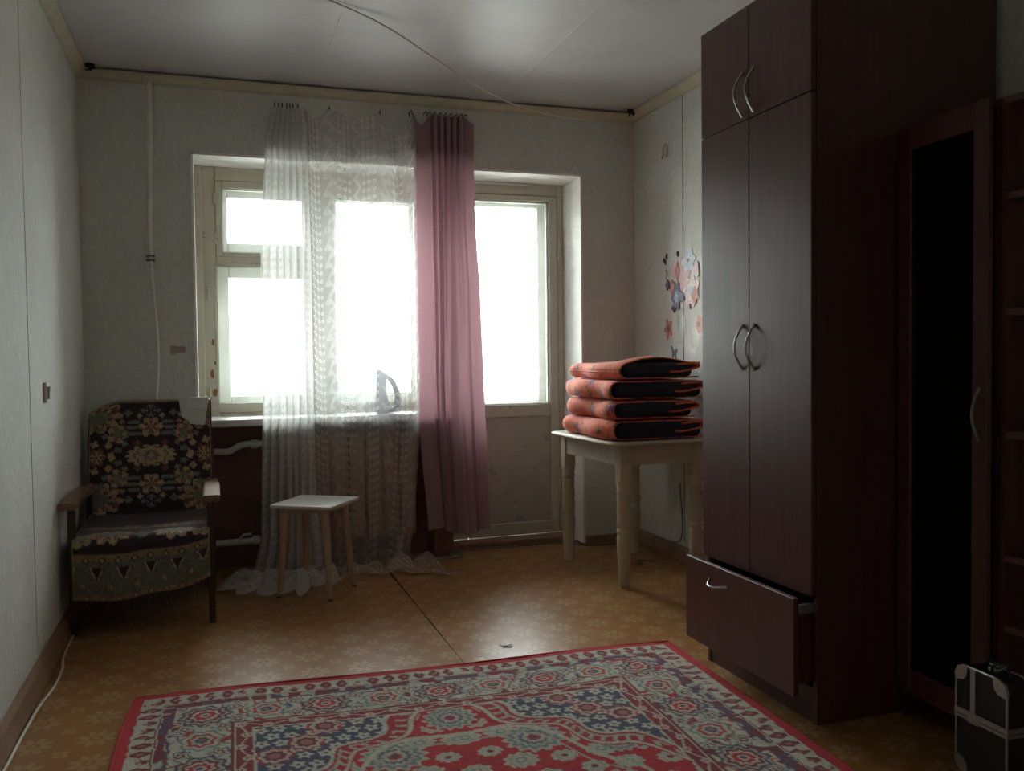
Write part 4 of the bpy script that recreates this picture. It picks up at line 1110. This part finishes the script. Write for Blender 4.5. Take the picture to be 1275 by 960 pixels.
tag(MB().tube(fc.tolist(), 0.0045, 8).build('loose_wire', 'cable_grey', smooth=True), 'grey loose wire looping onto the floor under the table', 'cable')
fc = spline([(1.84, 0.10, 0.006), (2.2, 0.08, 0.006), (2.57, 0.10, 0.006), (2.59, 0.0, 0.006), (2.66, -0.045, 0.006), (2.88, -0.045, 0.006)], 40)
tag(MB().tube(fc.tolist(), 0.006, 8).build('skirting_cable', 'cable_grey', smooth=True), 'dark cable running along the floor below the balcony door', 'cable')
fc = spline([(1.70, -0.055, 0.006), (1.78, -0.07, 0.006), (1.86, -0.05, 0.008), (1.845, -0.02, 0.012), (1.80, -0.03, 0.02)], 24)
tag(MB().tube(fc.tolist(), 0.006, 8).build('cable_end', 'cable_grey', smooth=True), 'short dark cable loop on the floor below the pink curtain', 'cable')
sp = MB(); sp.box(-0.028, 0.028, -0.004, 0.004, 0.0008, 0.004, 0.001, 1, Matrix.Rotation(math.radians(-50), 4, 'Z')); sp.box(-0.02, 0.022, -0.007, 0.003, 0.004, 0.007, 0.001, 1, Matrix.Rotation(math.radians(15), 4, 'Z'))
so_ = sp.build('paper_scrap', 'white_scrap', loc=(1.62, -1.545, 0.0)); tag(so_, 'bent white scrap on the floor at the rug edge', 'scrap')
so_ = MB().prism([(-0.016, -0.003), (0.0, -0.010), (0.018, 0.004), (0.004, 0.009)], 'z', 0.0008, 0.004).build('green_scrap', 'green_scrap', loc=(1.955, -0.50, 0)); tag(so_, 'tiny green scrap on the linoleum between stool and table', 'scrap')

# ---- wall stickers on the right wall; polygons in (y, z) laid on the wallpaper
def star(cy, cz, ry, rz, n, depth, ph=0.0, k=48):
    return [(cy + ry * math.cos(a) * (1 - depth + depth * math.cos(n * a + ph)), cz + rz * math.sin(a) * (1 - depth + depth * math.cos(n * a + ph))) for a in [2 * PI * i / k for i in range(k)]]
LAY = [0]; LAST = ['']
def stick(par, name, poly, mat, lay):
    LAY[0] = LAY[0] + 1 if par.name == LAST[0] else 0; LAST[0] = par.name
    MB().prism(poly, 'x', RW - 0.0008 - 0.00025 * LAY[0], RW - 0.0002).build(name, mat, par)
bq = thing('wall_sticker', 'large flower bouquet sticker on the right wall above the blankets', 'sticker')
def flower(cy, cz, ry, rz, cols, n=7, ph=0.0, lay=1):
    for i, (f, c_) in enumerate(cols): stick(bq, 'petals' if i == 0 else 'bloom', star(cy, cz, ry * f, rz * f, n, 0.14, ph + i * .6), c_, lay + i)
stick(bq, 'stems', [(-0.515, 1.33), (-0.545, 1.345), (-0.575, 1.33), (-0.60, 1.25), (-0.575, 1.17), (-0.545, 1.148), (-0.515, 1.17), (-0.50, 1.25)], 'st_vase', 0)
stick(bq, 'leaf', [(-0.505, 1.34), (-0.492, 1.28), (-0.510, 1.20), (-0.522, 1.26)], 'st_green', 1)
stick(bq, 'leaf', [(-0.555, 1.34), (-0.575, 1.26), (-0.555, 1.17), (-0.545, 1.26)], 'st_white', 1)
flower(-0.57, 1.49, 0.085, 0.13, [(1.0, 'st_pink')], 5, 0.4, 1)
flower(-0.475, 1.545, 0.055, 0.065, [(1.0, 'st_white'), (0.78, 'st_pink')], 6, 0.2, 2)
flower(-0.505, 1.535, 0.026, 0.055, [(1.0, 'st_rust')], 4, 0.2, 4)
flower(-0.62, 1.585, 0.075, 0.068, [(1.0, 'st_white'), (0.88, 'st_blue'), (0.42, 'st_white'), (0.2, 'st_indigo')], 6, 0.7, 3)
flower(-0.65, 1.425, 0.085, 0.09, [(1.0, 'st_white'), (0.86, 'st_pink'), (0.62, 'st_white'), (0.25, 'st_blue')], 7, 0.1, 3)
flower(-0.685, 1.40, 0.035, 0.05, [(1.0, 'st_rust')], 4, 0.2, 5)
flower(-0.495, 1.405, 0.055, 0.085, [(1.0, 'st_indigo'), (0.45, 'st_blue')], 6, 0.3, 4)
flower(-0.555, 1.40, 0.028, 0.03, [(1.0, 'st_indigo')], 5, 0, 5)
flower(-0.455, 1.46, 0.030, 0.04, [(1.0, 'st_rust'), (0.5, 'st_pink')], 5, 0, 5)
flower(-0.40, 1.475, 0.022, 0.03, [(1.0, 'st_dark')], 5, 0, 1)
flower(-0.38, 1.535, 0.016, 0.025, [(1.0, 'st_white')], 4, 0, 1)
flower(-0.70, 1.53, 0.035, 0.045, [(1.0, 'st_white'), (0.8, 'st_pink')], 3, 0.5, 2)
for (y_, z_) in ((-0.375, 1.60), (-0.39, 1.63), (-0.36, 1.61), (-0.455, 1.345), (-0.47, 1.335), (-0.635, 1.345), (-0.51, 1.63)): stick(bq, 'sprig', star(y_, z_, 0.009, 0.016, 3, 0.3), 'st_dark' if y_ > -0.6 else 'st_pink', 1)
def single(label, polys, cat='sticker'):
    o = thing('wall_sticker', label, cat)
    for i, (nm, poly, c_) in enumerate(polys): stick(o, nm, poly, c_, i)
    return o
single('ragged red poppy sticker on the wall beside the bouquet stems, nearer the window', [('petals', star(-0.40, 1.235, 0.050, 0.062, 5, 0.22, 0.4), 'st_red'), ('centre', star(-0.40, 1.235, 0.015, 0.020, 6, 0.1), 'st_dark')])
single('round red poppy sticker with white outline beside the wardrobe edge', [('outline', star(-0.715, 1.23, 0.058, 0.080, 5, 0.22, 1.0), 'st_white'), ('petals', star(-0.728, 1.248, 0.042, 0.048, 5, 0.06, 0.3), 'st_red'), ('centre', star(-0.722, 1.25, 0.012, 0.015, 6, 0.1), 'st_dark')])
def bfly(cy, cz, s_):
    return [(cy + a * s_, cz + b * s_) for a, b in ((0, -.3), (.35, -1), (.75, -.9), (.55, -.1), (1, .9), (.6, 1), (.12, .25), (0, .4), (-.12, .25), (-.6, .6), (-.9, .4), (-.5, -.2), (-.6, -.8), (-.25, -.8))]
single('dark butterfly sticker on the wall just above the blankets', [('wings', bfly(-0.465, 1.105, 0.040), 'st_dark')])
single('white butterfly sticker on the wall just above the blankets', [('wings', bfly(-0.665, 1.115, 0.042), 'st_white')])
single('white petal shaped sticker on the wall above the bouquet, beside the wardrobe', [('petal', [(-0.735, 1.60), (-0.755, 1.57), (-0.745, 1.535), (-0.72, 1.535), (-0.705, 1.56), (-0.715, 1.58)], 'st_white')])
